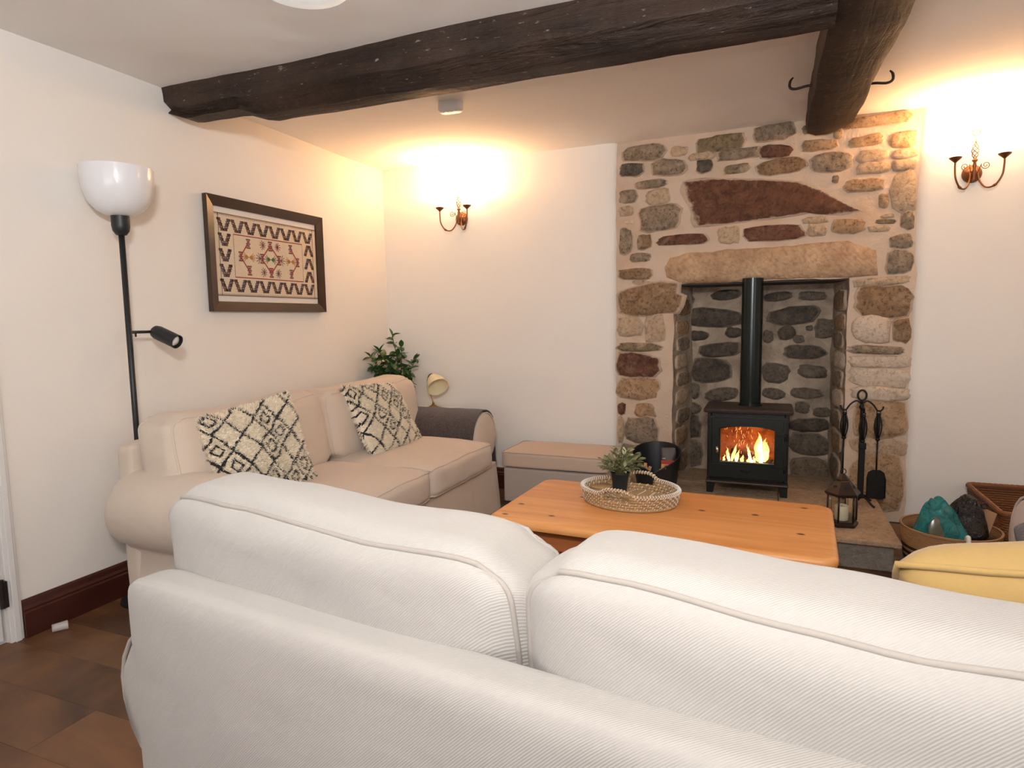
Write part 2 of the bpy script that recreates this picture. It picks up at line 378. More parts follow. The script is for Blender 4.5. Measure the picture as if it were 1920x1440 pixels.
M['flame'] = flame('flame_body', (1.0, 0.55, 0.16), (1.0, 0.30, 0.05), 3.2, 0.0, 0.17)
M['flame_core'] = flame('flame_core', (1.0, 0.85, 0.50), (1.0, 0.70, 0.30), 7.0, 0.0, 0.17)
M['spark'] = glow('spark', (1.0, 0.35, 0.08), 3.0)

# ------------------------------------------------------------------ mesh helpers


def mk(name, V, F, mat, parent=None, smooth=True, uv=None, fm=None, bevel=0, sub=0, loc=None, autos=None):
    me = bpy.data.meshes.new(name)
    me.from_pydata([tuple(v) for v in V], [], [tuple(f) for f in F])
    for m_ in (mat if isinstance(mat, (list, tuple)) else [mat]): me.materials.append(m_)
    if fm: me.polygons.foreach_set('material_index', fm)
    if uv:
        l = me.uv_layers.new(name='UVMap')
        for lp in me.loops: l.data[lp.index].uv = uv[lp.vertex_index]
    me.polygons.foreach_set('use_smooth', [smooth]*len(me.polygons))
    me.update(); me.validate()
    o = bpy.data.objects.new(name, me); COL.objects.link(o)
    if loc is not None: o.location = loc
    if parent is not None: o.parent = parent
    if bevel:
        b = o.modifiers.new('bevel', 'BEVEL'); b.width = bevel; b.segments = 2; b.limit_method = 'ANGLE'
        if smooth: b.harden_normals = False
    if sub:
        s_ = o.modifiers.new('sub', 'SUBSURF'); s_.levels = sub; s_.render_levels = sub
    if autos: me.set_sharp_from_angle(angle=R(autos))
    return o


class MB:
    """collects shapes into ONE mesh"""
    def __init__(s): s.V = []; s.F = []; s.m = []; s.cur = 0

    def add(s, V, F):
        o = len(s.V); s.V += [Vector(v) for v in V]; s.F += [tuple(i+o for i in f) for f in F]; s.m += [s.cur]*len(F)
        return s

    def box(s, a, b, M4=None):
        x0, y0, z0 = a; x1, y1, z1 = b
        V = [Vector(p) for p in ((x0, y0, z0), (x1, y0, z0), (x1, y1, z0), (x0, y1, z0), (x0, y0, z1), (x1, y0, z1), (x1, y1, z1), (x0, y1, z1))]
        if M4 is not None: V = [M4 @ v for v in V]
        return s.add(V, [(0, 3, 2, 1), (4, 5, 6, 7), (0, 1, 5, 4), (1, 2, 6, 5), (2, 3, 7, 6), (3, 0, 4, 7)])

    def loft(s, rings, cap=True, closed=True):
        n = len(rings[0]); V = [p for r_ in rings for p in r_]; F = []
        for i in range(len(rings)-1):
            for j in range(n if closed else n-1):
                k = (j+1) % n
                F.append((i*n+j, i*n+k, (i+1)*n+k, (i+1)*n+j))
        if cap and closed:
            F.append(tuple(range(n-1, -1, -1))); F.append(tuple((len(rings)-1)*n+j for j in range(n)))
        return s.add(V, F)

    def tube(s, path, r, seg=8, closed=False, cap=True):
        P = [Vector(p) for p in path]; n = len(P)
        rr = r if isinstance(r, (list, tuple)) else [r]*n
        rings = []; nrm = None
        for i in range(n):
            if closed: t = P[(i+1) % n]-P[i-1]
            else: t = P[min(i+1, n-1)]-P[max(i-1, 0)]
            if t.length < 1e-9: t = Vector((0, 0, 1))
            t.normalize()
            if nrm is None:
                nrm = t.orthogonal().normalized()
            else:
                nrm = (nrm-t*nrm.dot(t))
                nrm = nrm.normalized() if nrm.length > 1e-6 else t.orthogonal().normalized()
            b = t.cross(nrm)
            rings.append([P[i]+(nrm*math.cos(2*PI*k/seg)+b*math.sin(2*PI*k/seg))*rr[i] for k in range(seg)])
        if closed:
            rings.append(rings[0]); return s.loft(rings, cap=False)
        return s.loft(rings, cap=cap)

    def lathe(s, prof, seg=24, M4=None, cap=True):
        rings = [[Vector((r_*math.cos(2*PI*k/seg), r_*math.sin(2*PI*k/seg), z)) for k in range(seg)] for r_, z in prof]
        if M4 is not None: rings = [[M4 @ p for p in rg] for rg in rings]
        return s.loft(rings, cap=cap)

    def prism(s, poly, z0, z1, M4=None):
        a = [Vector((x, y, z0)) for x, y in poly]; b = [Vector((x, y, z1)) for x, y in poly]
        if M4 is not None: a = [M4 @ p for p in a]; b = [M4 @ p for p in b]
        return s.loft([a, b])

    def build(s, name, mat, parent=None, **kw):
        if any(s.m): kw['fm'] = s.m
        return mk(name, s.V, s.F, mat, parent, **kw)


def thing(name, label, cat, loc=(0, 0, 0), rotz=0, group=None):
    o = bpy.data.objects.new(name, None); COL.objects.link(o)
    o.location = loc; o.rotation_euler = (0, 0, rotz); o['label'] = label; o['category'] = cat
    if group: o['group'] = group
    o.empty_display_size = 0.1
    return o


def tag(o, label, cat, group=None):
    o['label'] = label; o['category'] = cat
    if group: o['group'] = group
    return o


def struct(o): o['kind'] = 'structure'; return o


def copy_tree(o, parent=None):
    c = o.copy(); COL.objects.link(c)
    if parent is not None: c.parent = parent
    for ch in list(o.children): copy_tree(ch, c)
    return c


def nz(p, sc_=1.0, seed=0.0): return noise.noise(Vector((p[0]*sc_+seed, p[1]*sc_-seed*0.7, p[2]*sc_+seed*1.3)))
def nv(p, sc_=1.0, seed=0.0): return noise.noise_vector(Vector((p[0]*sc_+seed, p[1]*sc_-seed*0.7, p[2]*sc_+seed*1.3)))


def smooth_path(pts, n=6, closed=False):
    P = [Vector(p) for p in pts]; out = []; m = len(P)
    rng = range(m) if closed else range(m-1)
    for i in rng:
        if closed: a, b, c, d = P[i-1], P[i], P[(i+1) % m], P[(i+2) % m]
        else: a, b, c, d = P[max(i-1, 0)], P[i], P[i+1], P[min(i+2, m-1)]
        for k in range(n):
            t = k/n
            out.append(0.5*((2*b)+(c-a)*t+(2*a-5*b+4*c-d)*t*t+(3*b-a-3*c+d)*t**3))
    if not closed: out.append(P[-1])
    return out


def cushion(name, size, r, mat, parent, center, bulge=(0, 0.03, 0.02), seed=0.0, amp=0.006, cuts=16, shear=0.0, droop=0.0, extra=None, pipes=None, pr=0.0045, pmat=None, nscale=5.0, rc=0.0):
    """rounded, puffed box cushion built from a subdivided cube; pipes = list of (axis, sign) faces whose rim carries piping"""
    h = [s_/2 for s_ in size]; C = Vector(center)

    def f(p):
        q = []
        inner = [max(0.0, hh-r) for hh in h]
        # rounded box projection
        pos = Vector([p[i]*h[i] for i in range(3)])
        cl = Vector([max(-inner[i], min(inner[i], pos[i])) for i in range(3)])
        d = pos-cl
        if d.length > 1e-9:
            # map cube corner distance to sphere
            m_ = max(abs(d[i]) for i in range(3)); d = d.normalized()*m_
        v_ = cl+d
        bx = (1-p[1]**2)*(1-p[2]**2); by = (1-p[0]**4)*(1-p[2]**2); bz = (1-p[0]**4)*(1-p[1]**2)
        v_.x += bulge[0]*bx*p[0]; v_.y += bulge[1]*by*p[1]; v_.z += bulge[2]*bz*p[2]
        v_ += nv(v_, nscale, seed)*amp + nv(v_, nscale*2.6, seed+9)*amp*0.4
        v_.x *= 1-rc*abs(p[2])**9; v_.z *= 1-rc*1.3*abs(p[0])**14
        v_.z -= droop*(1-p[0]**2)*max(0, p[2])
        v_.y += shear*(v_.z+h[2])
        if extra: v_ = extra(v_, p)
        return v_+C
    bm = bmesh.new(); bmesh.ops.create_cube(bm, size=2.0)
    bmesh.ops.subdivide_edges(bm, edges=bm.edges[:], cuts=cuts, use_grid_fill=True)
    for v_ in bm.verts: v_.co = f(v_.co.copy())
    me = bpy.data.meshes.new(name); bm.to_mesh(me); bm.free()
    me.materials.append(mat); me.polygons.foreach_set('use_smooth', [True]*len(me.polygons))
    o = bpy.data.objects.new(name, me); COL.objects.link(o)
    if parent is not None: o.parent = parent
    s_ = o.modifiers.new('sub', 'SUBSURF'); s_.levels = 1; s_.render_levels = 1
    for ax, sg in (pipes or []):
        path = []; N = 22; a, b = [i for i in range(3) if i != ax]
        for (u0, v0), (u1, v1) in (((-1, -1), (1, -1)), ((1, -1), (1, 1)), ((1, 1), (-1, 1)), ((-1, 1), (-1, -1))):
            for k in range(N):
                p = [0, 0, 0]; p[ax] = sg; p[a] = u0+(u1-u0)*k/N; p[b] = v0+(v1-v0)*k/N
                path.append(f(p))
        t = MB().tube(path, pr, 8, closed=True); t.build('piping', pmat or M['piping'], o)
    return o


def grid_patch(mb, O, U, Vv, nu, nv_, disp=None):
    O, U, Vv = Vector(O), Vector(U), Vector(Vv); V = []; F = []
    for j in range(nv_+1):
        for i in range(nu+1):
            p = O+U*(i/nu)+Vv*(j/nv_)
            if disp: p = disp(p)
            V.append(p)
    for j in range(nv_):
        for i in range(nu):
            a = j*(nu+1)+i; F.append((a, a+1, a+nu+2, a+nu+1))
    mb.add(V, F)


# ================================================================== ROOM SHELL
RX, RY = 4.95, -6.5      # right wall, front wall
HC = 2.30
mb = MB().box((-0.2, RY-0.2, -0.12), (RX+0.2, 0.25, -0.022)); floor = struct(mb.build('floor', M['subfloor'], smooth=False))
# floor boards: each a piece of the floor, running along x
yb = 0.0; row = 0
board_cache = {}
while yb > RY:
    wdt = (0.205, 0.175, 0.19)[row % 3]
    x = -0.02 - (0.0, 1.1, 0.55, 1.6)[row % 4]
    y1 = max(yb-wdt, RY)
    while x < RX:
        L = 2.35; xa, xb = max(x, -0.02), min(x+L, RX)
        if xb-xa > 0.05:
            key = (round(xb-xa, 3), round(yb-y1, 3))
            if key not in board_cache:
                hx, hy = (xb-xa)/2-0.0004, (yb-y1)/2-0.0004
                o = MB().box((-hx, -hy, -0.02), (hx, hy, 0.0)).build('floorboard', M['board'], floor, smooth=False, bevel=0.0006)
                board_cache[key] = o
            else:
                o = board_cache[key].copy(); COL.objects.link(o)
            o.location = ((xa+xb)/2, (yb+y1)/2, 0)
        x += L
    yb = y1; row += 1

mb = MB(); grid_patch(mb, (-0.15, 0.2, HC), (0, RY-0.4, 0), (RX+0.3, 0, 0), 60, 50, lambda p: Vector((p.x, p.y, p.z+0.010*nz(p, 1.3))))
grid_patch(mb, (-0.15, 0.2, HC+0.12), (RX+0.3, 0, 0), (0, RY-0.4, 0), 1, 1)
struct(mb.build('ceiling', M['ceiling']))

# left wall (with the door opening past y=-2.70)
DY0, DY1, DZ = -2.679, -3.56, 1.98
def wob(ax, amp=0.006):
    def f(p):
        q = p.copy(); q[ax] += amp*nz(p, 1.1, 3.0); return q
    return f
mb = MB()
def wall_left_f(p):
    q = p.copy(); q.x += (0.006*nz(p, 1.1, 3.0)) ; return q
grid_patch(mb, (0, 0.15, 0), (0, DY0-0.15, 0), (0, 0, HC+0.03), 40, 30, wall_left_f)
grid_patch(mb, (0, DY0, DZ), (0, DY1-DY0, 0), (0, 0, HC+0.03-DZ), 10, 5, wall_left_f)
grid_patch(mb, (0, DY1, 0), (0, RY-DY1, 0), (0, 0, HC+0.03), 20, 20, wall_left_f)
mb.box((-0.16, DY0, -0.02), (-0.01, 0.15, HC+0.03)); mb.box((-0.16, DY1, DZ), (-0.01, DY0, HC+0.03)); mb.box((-0.16, RY, -0.02), (-0.01, DY1, HC+0.03))
struct(mb.build('wall_left', M['plaster'], autos=40))
struct(MB().box((RX, RY, -0.02), (RX+0.12, 0.15, HC+0.03)).build('wall_right', M['plaster'], smooth=False))
# front wall behind the camera, with a window opening
mb = MB()
mb.box((-0.15, RY-0.12, -0.02), (1.1, RY, HC+0.03)); mb.box((3.9, RY-0.12, -0.02), (RX, RY, HC+0.03))
mb.box((1.1, RY-0.12, -0.02), (3.9, RY, 0.7)); mb.box((1.1, RY-0.12, 2.15), (3.9, RY, HC+0.03))
struct(mb.build('wall_front', M['plaster'], smooth=False))
mb = MB()
for a, b in (((1.1, 0.7), (3.9, 0.76)), ((1.1, 2.09), (3.9, 2.15)), ((1.1, 0.76), (1.16, 2.09)), ((3.84, 0.76), (3.9, 2.09)), ((2.47, 0.76), (2.53, 2.09))):
    mb.box((a[0], RY-0.09, a[1]), (b[0], RY-0.04, b[1]))
win = struct(mb.build('window_1', M['white_gloss'], smooth=False))
MB().box((1.16, RY-0.07, 0.76), (2.47, RY-0.064, 2.09)).build('pane', M['glass'], win, smooth=False)
MB().box((2.53, RY-0.07, 0.76), (3.84, RY-0.064, 2.09)).build('pane', M['glass'], win, smooth=False)

# back wall plaster either side of the bare stone, edges rounded and uneven
def xedge_l(z): return 1.737+0.012*nz((z, 0, 0), 3.0, 1)+0.006*nz((z, 0, 0), 9.0, 2)
def xedge_r(z): return 3.400+0.014*nz((z, 3, 0), 2.4, 5)+0.006*nz((z, 3, 0), 8.0, 6)-0.006*z/2
mb = MB(); zs = [(-0.02+i*(HC+0.05)/46) for i in range(47)]
rings = []
for z in zs:
    xe = xedge_l(z)
    xs = [-0.12+(xe-0.05+0.12)*k/14 for k in range(15)]
    ring = [Vector((xx, 0.005*nz((xx, 0, z), 1.3, 8), z)) for xx in xs]
    ring += [Vector((xe-0.05+0.05*math.sin(a), 0.045-0.045*math.cos(a), z)) for a in (R(22), R(45), R(68), R(90))]
    ring += [Vector((xe, 0.14, z)), Vector((-0.12, 0.14, z))]
    rings.append(ring)
mb.loft([r_[::-1] for r_ in rings])
rings = []
for z in zs:
    xe = xedge_r(z)
    ring = [Vector((RX, 0.14, z)), Vector((xe, 0.14, z))]
    ring += [Vector((xe+0.06-0.06*math.sin(a), 0.05-0.05*math.cos(a), z)) for a in (R(90), R(68), R(45), R(22))]
    ring += [Vector((xe+0.06+(RX-xe-0.06)*k/14, 0.005*nz((xe+k, 0, z), 1.3, 8)*(k > 0), z)) for k in range(15)]
    rings.append(ring)
mb.loft([r_[::-1] for r_ in rings])
struct(mb.build('wall_back', M['plaster'], autos=50))

# stone chimney wall: mortar sheet + every stone as a piece of its own
OX0, OX1, OZ, OY = 2.098, 3.078, 1.405, 0.43
SL, SR = 0.075, 0.045     # splay of the fireplace jambs
def md(p):
    n_ = nv(p, 5.5, 2.0)*0.011+nv(p, 17, 5.0)*0.004
    q = p+n_
    return q
mb = MB()
Y0 = 0.028
grid_patch(mb, (1.70, Y0, OZ), (1.73, 0, 0), (0, 0, HC+0.03-OZ), 70, 38, md)
grid_patch(mb, (1.70, Y0, 0), (OX0-1.70, 0, 0), (0, 0, OZ), 16, 56, md)
grid_patch(mb, (OX1, Y0, 0), (3.43-OX1, 0, 0), (0, 0, OZ), 14, 56, md)
chim = struct(mb.build('wall_chimney', M['mortar']))
mb = MB()
grid_patch(mb, (OX0, Y0-0.004, 0), (SL, OY-Y0, 0), (0, 0, OZ+0.02), 16, 56, md)
grid_patch(mb, (OX1-SR, OY, 0), (SR, Y0-0.004-OY, 0), (0, 0, OZ+0.02), 16, 56, md)
grid_patch(mb, (OX0, OY, 0), (OX1-OX0, 0, 0), (0, 0, OZ+0.02), 40, 56, md)
mb.build('recess_lining', M['mortar_dark'], chim)
MB().box((OX0-0.03, 0.045, OZ-0.012), (OX1+0.03, OY+0.05, OZ+0.05)).build('register_plate', M['old_iron'], chim, smooth=False)
# solid block above the fireplace behind the mortar sheet keeps the flue dark
MB().box((1.70, 0.10, OZ+0.055), (3.43, 0.45, HC+0.03)).build('rubble_core', M['mortar_dark'], chim, smooth=False)

FACE="1.903,2.225,0.264,0.092,g;2.124,2.208,0.101,0.054,t;2.358,2.227,0.284,0.091,k;2.662,2.256,0.216,0.088,g;2.260,2.168,0.149,0.043,t;2.464,2.154,0.235,0.058,g;2.674,2.146,0.177,0.069,r;2.064,2.120,0.197,0.091,g;2.277,2.105,0.096,0.070,d;2.459,2.071,0.142,0.049,k;2.704,2.061,0.252,0.083,b;2.966,2.055,0.205,0.097,g;1.830,2.127,0.144,0.075,d;2.901,2.157,0.183,0.055,o;3.137,2.154,0.161,0.054,o;3.190,2.257,0.327,0.058,o;3.171,2.071,0.152,0.061,t;3.314,2.138,0.125,0.082,o;3.324,2.063,0.121,0.048,t;3.178,2.005,0.160,0.059,t;3.326,2.002,0.112,0.054,t;3.134,1.913,0.202,0.064,o;2.990,1.959,0.035,0.040,g;3.327,1.865,0.122,0.198,t;3.235,1.820,0.049,0.074,o;1.954,2.027,0.193,0.050,g;1.812,1.963,0.113,0.077,g;1.995,1.948,0.144,0.089,t;2.008,1.813,0.251,0.146,g;1.794,1.874,0.091,0.057,t;1.795,1.688,0.086,0.144,g;1.914,1.676,0.088,0.085,b;2.142,1.674,0.303,0.059,r;1.888,1.580,0.128,0.052,g;1.854,1.476,0.213,0.067,b;2.421,1.683,0.125,0.092,t;2.672,1.680,0.316,0.085,r;2.904,1.681,0.095,0.062,t;3.062,1.692,0.165,0.074,o;2.893,1.741,0.133,0.036,t;3.217,1.669,0.107,0.033,t;3.353,1.705,0.065,0.088,g;3.327,1.594,0.109,0.069,g;3.323,1.480,0.127,0.119,g;1.932,1.311,0.400,0.162,b;1.822,1.140,0.148,0.100,t;1.980,1.127,0.121,0.146,t;1.881,1.007,0.265,0.047,k;3.252,1.266,0.274,0.153,b;3.204,1.110,0.177,0.129,p;3.347,1.101,0.084,0.112,b;3.241,1.377,0.259,0.039,t;2.995,2.208,0.046,0.050,o;1.873,0.886,0.272,0.131,r;1.873,0.738,0.262,0.123,o;1.763,0.600,0.067,0.066,r;1.922,0.597,0.130,0.078,o;1.897,0.461,0.205,0.157,g;1.763,0.463,0.043,0.153,t;1.881,0.289,0.264,0.134,g;1.882,0.124,0.265,0.147,o;3.231,0.993,0.258,0.039,g;3.247,0.927,0.285,0.059,p;3.252,0.835,0.281,0.089,p;3.258,0.743,0.268,0.066,p;3.266,0.595,0.273,0.189,o;3.263,0.431,0.274,0.087,t;3.266,0.227,0.267,0.279,o"
BACK="2.298,1.187,0.385,0.117,d;2.387,1.339,0.186,0.064,d;2.111,1.310,0.128,0.066,d;2.214,1.067,0.121,0.062,d;2.441,1.086,0.099,0.064,d;2.349,0.968,0.277,0.087,d;2.298,0.827,0.257,0.156,d;2.710,0.818,0.155,0.121,g;2.372,0.666,0.208,0.082,g;2.799,1.194,0.293,0.106,d;2.767,1.082,0.104,0.083,d;2.999,1.107,0.125,0.111,g;2.841,1.040,0.065,0.047,g;2.876,0.958,0.237,0.083,d;2.930,0.831,0.165,0.076,g;2.892,0.687,0.189,0.066,g;2.706,1.317,0.170,0.053,d;2.914,1.317,0.158,0.052,g;2.994,0.569,0.106,0.059,g;2.916,0.481,0.248,0.084,d;2.925,0.172,0.228,0.171,k;2.925,0.355,0.238,0.133,g;2.148,0.438,0.173,0.155,d;2.157,0.244,0.186,0.183,g;2.153,0.563,0.160,0.071,g;2.096,0.686,0.075,0.115,t;2.188,0.683,0.074,0.101,g;2.901,1.113,0.038,0.029,g;2.118,0.960,0.073,0.101,t;2.107,0.821,0.074,0.102,t;2.657,1.059,0.062,0.072,g;2.697,0.682,0.134,0.067,g;2.875,0.594,0.086,0.072,g"
BIG= [(2.105, 2.043), (2.251, 2.046), (2.603, 2.006), (2.819, 1.97), (2.953, 1.912), (3.067, 1.832), (3.191, 1.76), (2.996, 1.751), (2.873, 1.774), (2.609, 1.754), (2.404, 1.741), (2.201, 1.739), (2.177, 1.773), (2.15, 1.875), (2.111, 1.966)]
LIN= [(2.014, 1.514), (2.053, 1.574), (2.159, 1.602), (2.406, 1.611), (2.672, 1.61), (2.906, 1.619), (3.083, 1.623), (3.184, 1.592), (3.225, 1.56), (3.235, 1.418), (3.081, 1.409), (2.717, 1.413), (2.41, 1.408), (2.139, 1.409), (2.026, 1.451)]


def stone_mesh(name, out, h, mat, seed, parent, loc, rotz=0.0):
    """out: outline in local x,z; h = how proud; front faces -y"""
    n = len(out); V = []; F = []
    cx = sum(p[0] for p in out)/n; cz = sum(p[1] for p in out)/n
    levels = ((1.0, 0.014), (0.95, -h*0.15), (0.86, -h*0.75), (0.60, -h*1.05))
    for k, yy in levels:
        for i, (x, z) in enumerate(out):
            d = h*0.5*nz((x*14, z*14, k), 1, seed) if yy < 0 and k < 1 else 0
            px = cx+(x-cx)*k; pz = cz+(z-cz)*k
            V.append((px, yy+d, pz))
    V.append((cx, -h*1.15+h*0.4*nz((cx, cz, 0), 3, seed), cz))
    for l in range(3):
        for i in range(n):
            j = (i+1) % n; F.append((l*n+i, l*n+j, (l+1)*n+j, (l+1)*n+i))
    for i in range(n): F.append((3*n+i, 3*n+(i+1) % n, 4*n))
    o = mk(name, V, F, mat, parent, smooth=True, autos=85)
    at = o.data.attributes.new('rim', 'FLOAT', 'POINT'); at.data.foreach_set('value', [1.0]*n+[0.9]*n+[0.35]*n+[0.0]*(n+1))
    o.location = loc; o.rotation_euler = (0, 0, rotz)
    return o


def rock_outline(w_, h_, seed, tilt=0.0, n=16, sq=4.6):
    rr = random.Random(seed); out = []
    ph = rr.random()*6
    for k in range(n):
        a = 2*PI*k/n+rr.uniform(-0.12, 0.12)
        c, s_ = math.cos(a), math.sin(a)
        d = (abs(c)**sq+abs(s_)**sq)**(-1/sq)
        d *= 1+rr.uniform(-0.13, 0.05)
        taper = 1-0.13*math.sin(ph)*c
        x, z = d*c*w_/2, d*s_*h_/2*taper
        out.append((x*math.cos(tilt)-z*math.sin(tilt), x*math.sin(tilt)+z*math.cos(tilt)))
    return out


sd = 100
for rec in FACE.split(';'):
    x, z, w_, h_, k = rec.split(','); x, z, w_, h_ = map(float, (x, z, w_, h_)); sd += 1
    rr = random.Random(sd)
    if x-w_/2 < 1.745: w_ -= (1.745-(x-w_/2)); x = 1.745+w_/2
    if x+w_/2 > 3.392: w_ -= (x+w_/2-3.392); x = 3.392-w_/2
    tilt = rr.uniform(-0.05, 0.05)
    if z < 1.40: h_ *= 1.10; w_ *= 1.04
    stone_mesh('stone', rock_outline(w_*1.16, h_*1.26, sd, tilt), rr.uniform(0.012, 0.024), ST[k], sd, chim, (x, Y0+0.001, z))
for rec in BACK.split(';'):
    x, z, w_, h_, k = rec.split(','); x, z, w_, h_ = map(float, (x, z, w_, h_)); sd += 1
    rr = random.Random(sd)
    stone_mesh('stone', rock_outline(w_*1.16, h_*1.24, sd, rr.uniform(-0.12, 0.12), sq=3.0), rr.uniform(0.014, 0.026), ST[k+'s'], sd, chim, (x, OY-0.002, z))
for z, y, w_, h_, k in ((0.24, 0.20, 0.30, 0.15, 'g'), (0.41, 0.19, 0.28, 0.13, 'o'), (0.545, 0.23, 0.3, 0.11, 'g'), (0.67, 0.20, 0.28, 0.11, 't'), (0.79, 0.22, 0.3, 0.1, 'g'), (0.905, 0.19, 0.28, 0.1, 't'), (1.02, 0.22, 0.28, 0.1, 'g'), (1.13, 0.19, 0.3, 0.1, 'o'), (1.26, 0.22, 0.3, 0.13, 'b')):
    sd += 1
    stone_mesh('stone', rock_outline(w_, h_, sd), 0.012, ST[k], sd, chim, (OX0+SL*(y-0.03)/0.4+0.001, y, z), rotz=R(90)-math.atan2(SL, OY-Y0))
    sd += 1
    stone_mesh('stone', rock_outline(w_, h_*1.1, sd), 0.012, ST['p' if k == 't' else k], sd, chim, (OX1-SR*(y-0.03)/0.4-0.001, y, z+0.02), rotz=R(-90)+math.atan2(SR, OY-Y0))
# small pinning stones wherever the traced ones leave mortar
boxes = [tuple(map(float, r_.split(',')[:4])) for r_ in FACE.split(';')]
boxes += [(2.62, 1.88, 1.06, 0.34), (2.95, 1.80, 0.45, 0.16), (2.62, 1.52, 1.24, 0.24), (2.59, 0.7, 1.03, 1.42)]
rp = random.Random(44); made = 0
for _ in range(5000):
    if made >= 64: break
    w_, h_ = rp.uniform(0.05, 0.13), rp.uniform(0.022, 0.05); x, z = rp.uniform(1.79, 3.35), rp.uniform(0.1, 2.26)
    if any(abs(x-b[0]) < (w_+b[2])*0.53 and abs(z-b[1]) < (h_+b[3])*0.56 for b in boxes): continue
    boxes.append((x, z, w_, h_)); made += 1; sd += 1
    stone_mesh('stone', rock_outline(w_*1.12, h_*1.2, sd, rp.uniform(-0.15, 0.15)), 0.009, ST[rp.choice('ttogkp')], sd, chim, (x, Y0+0.001, z))
def poly_stone(name, pts, mat, h, seed):
    cx = sum(p[0] for p in pts)/len(pts); cz = sum(p[1] for p in pts)/len(pts)
    loc_pts = [(x-cx, z-cz) for x, z in pts]
    # counter-clockwise when seen from the front
    area_ = sum(a[0]*b[1]-b[0]*a[1] for a, b in zip(loc_pts, loc_pts[1:]+loc_pts[:1]))
    if area_ < 0: loc_pts = loc_pts[::-1]
    dense = []
    for a, b in zip(loc_pts, loc_pts[1:]+loc_pts[:1]):
        L = math.hypot(b[0]-a[0], b[1]-a[1]); k = max(1, int(L/0.05))
        for i in range(k): dense.append((a[0]+(b[0]-a[0])*i/k+0.004*nz((a[0]+i, b[1], 0), 3, seed), a[1]+(b[1]-a[1])*i/k+0.004*nz((a[1]+i, b[0], 0), 3, seed)))
    o = stone_mesh(name, dense, h, mat, seed, chim, (cx, Y0+0.001, cz)); return o


o = poly_stone('stone', BIG, ST['R'], 0.014, 5); o['label'] = 'large dark red-brown slab tapering to the right'
# lintel: a deep bar over the opening
o = poly_stone('lintel_stone', [(x, z-0.006) for x, z in LIN], ST['L'], 0.020, 6); o['label'] = 'long tooled tan lintel over the fireplace opening'
MB().box((OX0-0.06, 0.04, OZ+0.0), (OX1+0.06, 0.14, OZ+0.10)).build('lintel_back', ST['L'], chim, smooth=False)

# hearth
h = thing('hearth', 'raised tan stone hearth under the black stove', 'hearth')
MB().box((1.88, -0.805, 0.0), (3.222, 0.012, 0.122)).build('hearth_block', M['slab_side'], h, smooth=False, bevel=0.006)
def slabmb(x0, x1, y0, y1):
    b = MB(); b.box((x0, y0, 0.124), (x1, y1, 0.15)); return b
for x0, x1 in ((1.86, 2.43), (2.434, 3.248)):
    slabmb(x0, x1, -0.832, -0.40).build('slab', M['slab'], h, smooth=False, bevel=0.006)
for x0, x1 in ((1.86, 2.73), (2.734, 3.248)):
    slabmb(x0, x1, -0.396, 0.004).build('slab', M['slab'], h, smooth=False, bevel=0.006)
MB().box((2.125, 0.008, 0.05), (3.05, 0.405, 0.149)).build('slab', M['slab'], h, smooth=False, bevel=0.006)

# baseboards
def base_profile(): return [(0.0, 0.0), (0.024, 0.0), (0.024, 0.098), (0.019, 0.104), (0.021, 0.112), (0.013, 0.122), (0.010, 0.140), (0.004, 0.148), (0.0, 0.148)]
mb = MB(); mb.loft([[Vector((0.002+a, y, b)) for a, b in base_profile()] for y in (-2.631, -0.002)]); struct(mb.build('baseboard_left', M['mahogany'], smooth=False))
mb = MB(); mb.loft([[Vector((x, -0.002-a, b)) for a, b in base_profile()] for x in (1.70, 0.028)]); struct(mb.build('baseboard_back', M['mahogany'], smooth=False))
mb = MB(); mb.loft([[Vector((x, -0.002-a, b)) for a, b in base_profile()] for x in (RX-0.002, 3.66)]); struct(mb.build('baseboard_right', M['mahogany'], smooth=False))
# door in the left wall
mb = MB()
for (y0, y1, z0, z1) in ((-2.632, DY0, 0.0, DZ+0.05), (DY1, DY1-0.05, 0.0, DZ+0.09), (DY0, DY1, DZ, DZ+0.05)):
    mb.box((0.0, min(y0, y1), z0), (0.014, max(y0, y1), z1))
    mb.box((0.014, min(y0, y1)+0.012, z0), (0.022, max(y0, y1)-0.012 if y0 != DY0 or z0 == 0 else max(y0, y1), z1-0.012))
struct(mb.build('trim_1', M['white_gloss'], smooth=False, bevel=0.003))
door = struct(MB().box((-0.045, DY1+0.005, 0.012), (-0.024, DY0-0.008, DZ-0.005)).build('door_1', M['white_gloss'], smooth=False))
n = 7; wd = (DY0-0.008-(DY1+0.005))/n
for i in range(n):
    y0 = DY1+0.005+i*wd
    MB().box((-0.024, y0+0.003, 0.012), (-0.010, y0+wd-0.003, DZ-0.005)).build('plank', M['white_gloss'], door, smooth=False, bevel=0.003)
for z in (0.20, 1.7):
    mb = MB(); mb.box((-0.012, DY0-0.30, z-0.018), (-0.003, DY0-0.01, z+0.018)); mb.box((-0.008, DY0-0.012, z-0.05), (0.026, DY0-0.001, z+0.05))
    mb.lathe([(0.009, z-0.055), (0.009, z+0.055)], 10, Matrix.Translation((0.008, DY0-0.013, 0)))
    mb.build('hinge', M['old_iron'], door, smooth=False)

# rug
rug = thing('rug', 'dark red speckled rug under the pine coffee table', 'rug', (2.42, -1.62, 0.001), R(-5))
MB().box((-1.0, -0.85, 0), (1.12, 0.60, 0.008)).build('pile', M['rug'], rug, smooth=False)
for y_ in (0.60, -0.88): MB().box((-1.0, y_, 0), (1.12, y_+0.03, 0.009)).build('border', M['rug_edge'], rug, smooth=False)

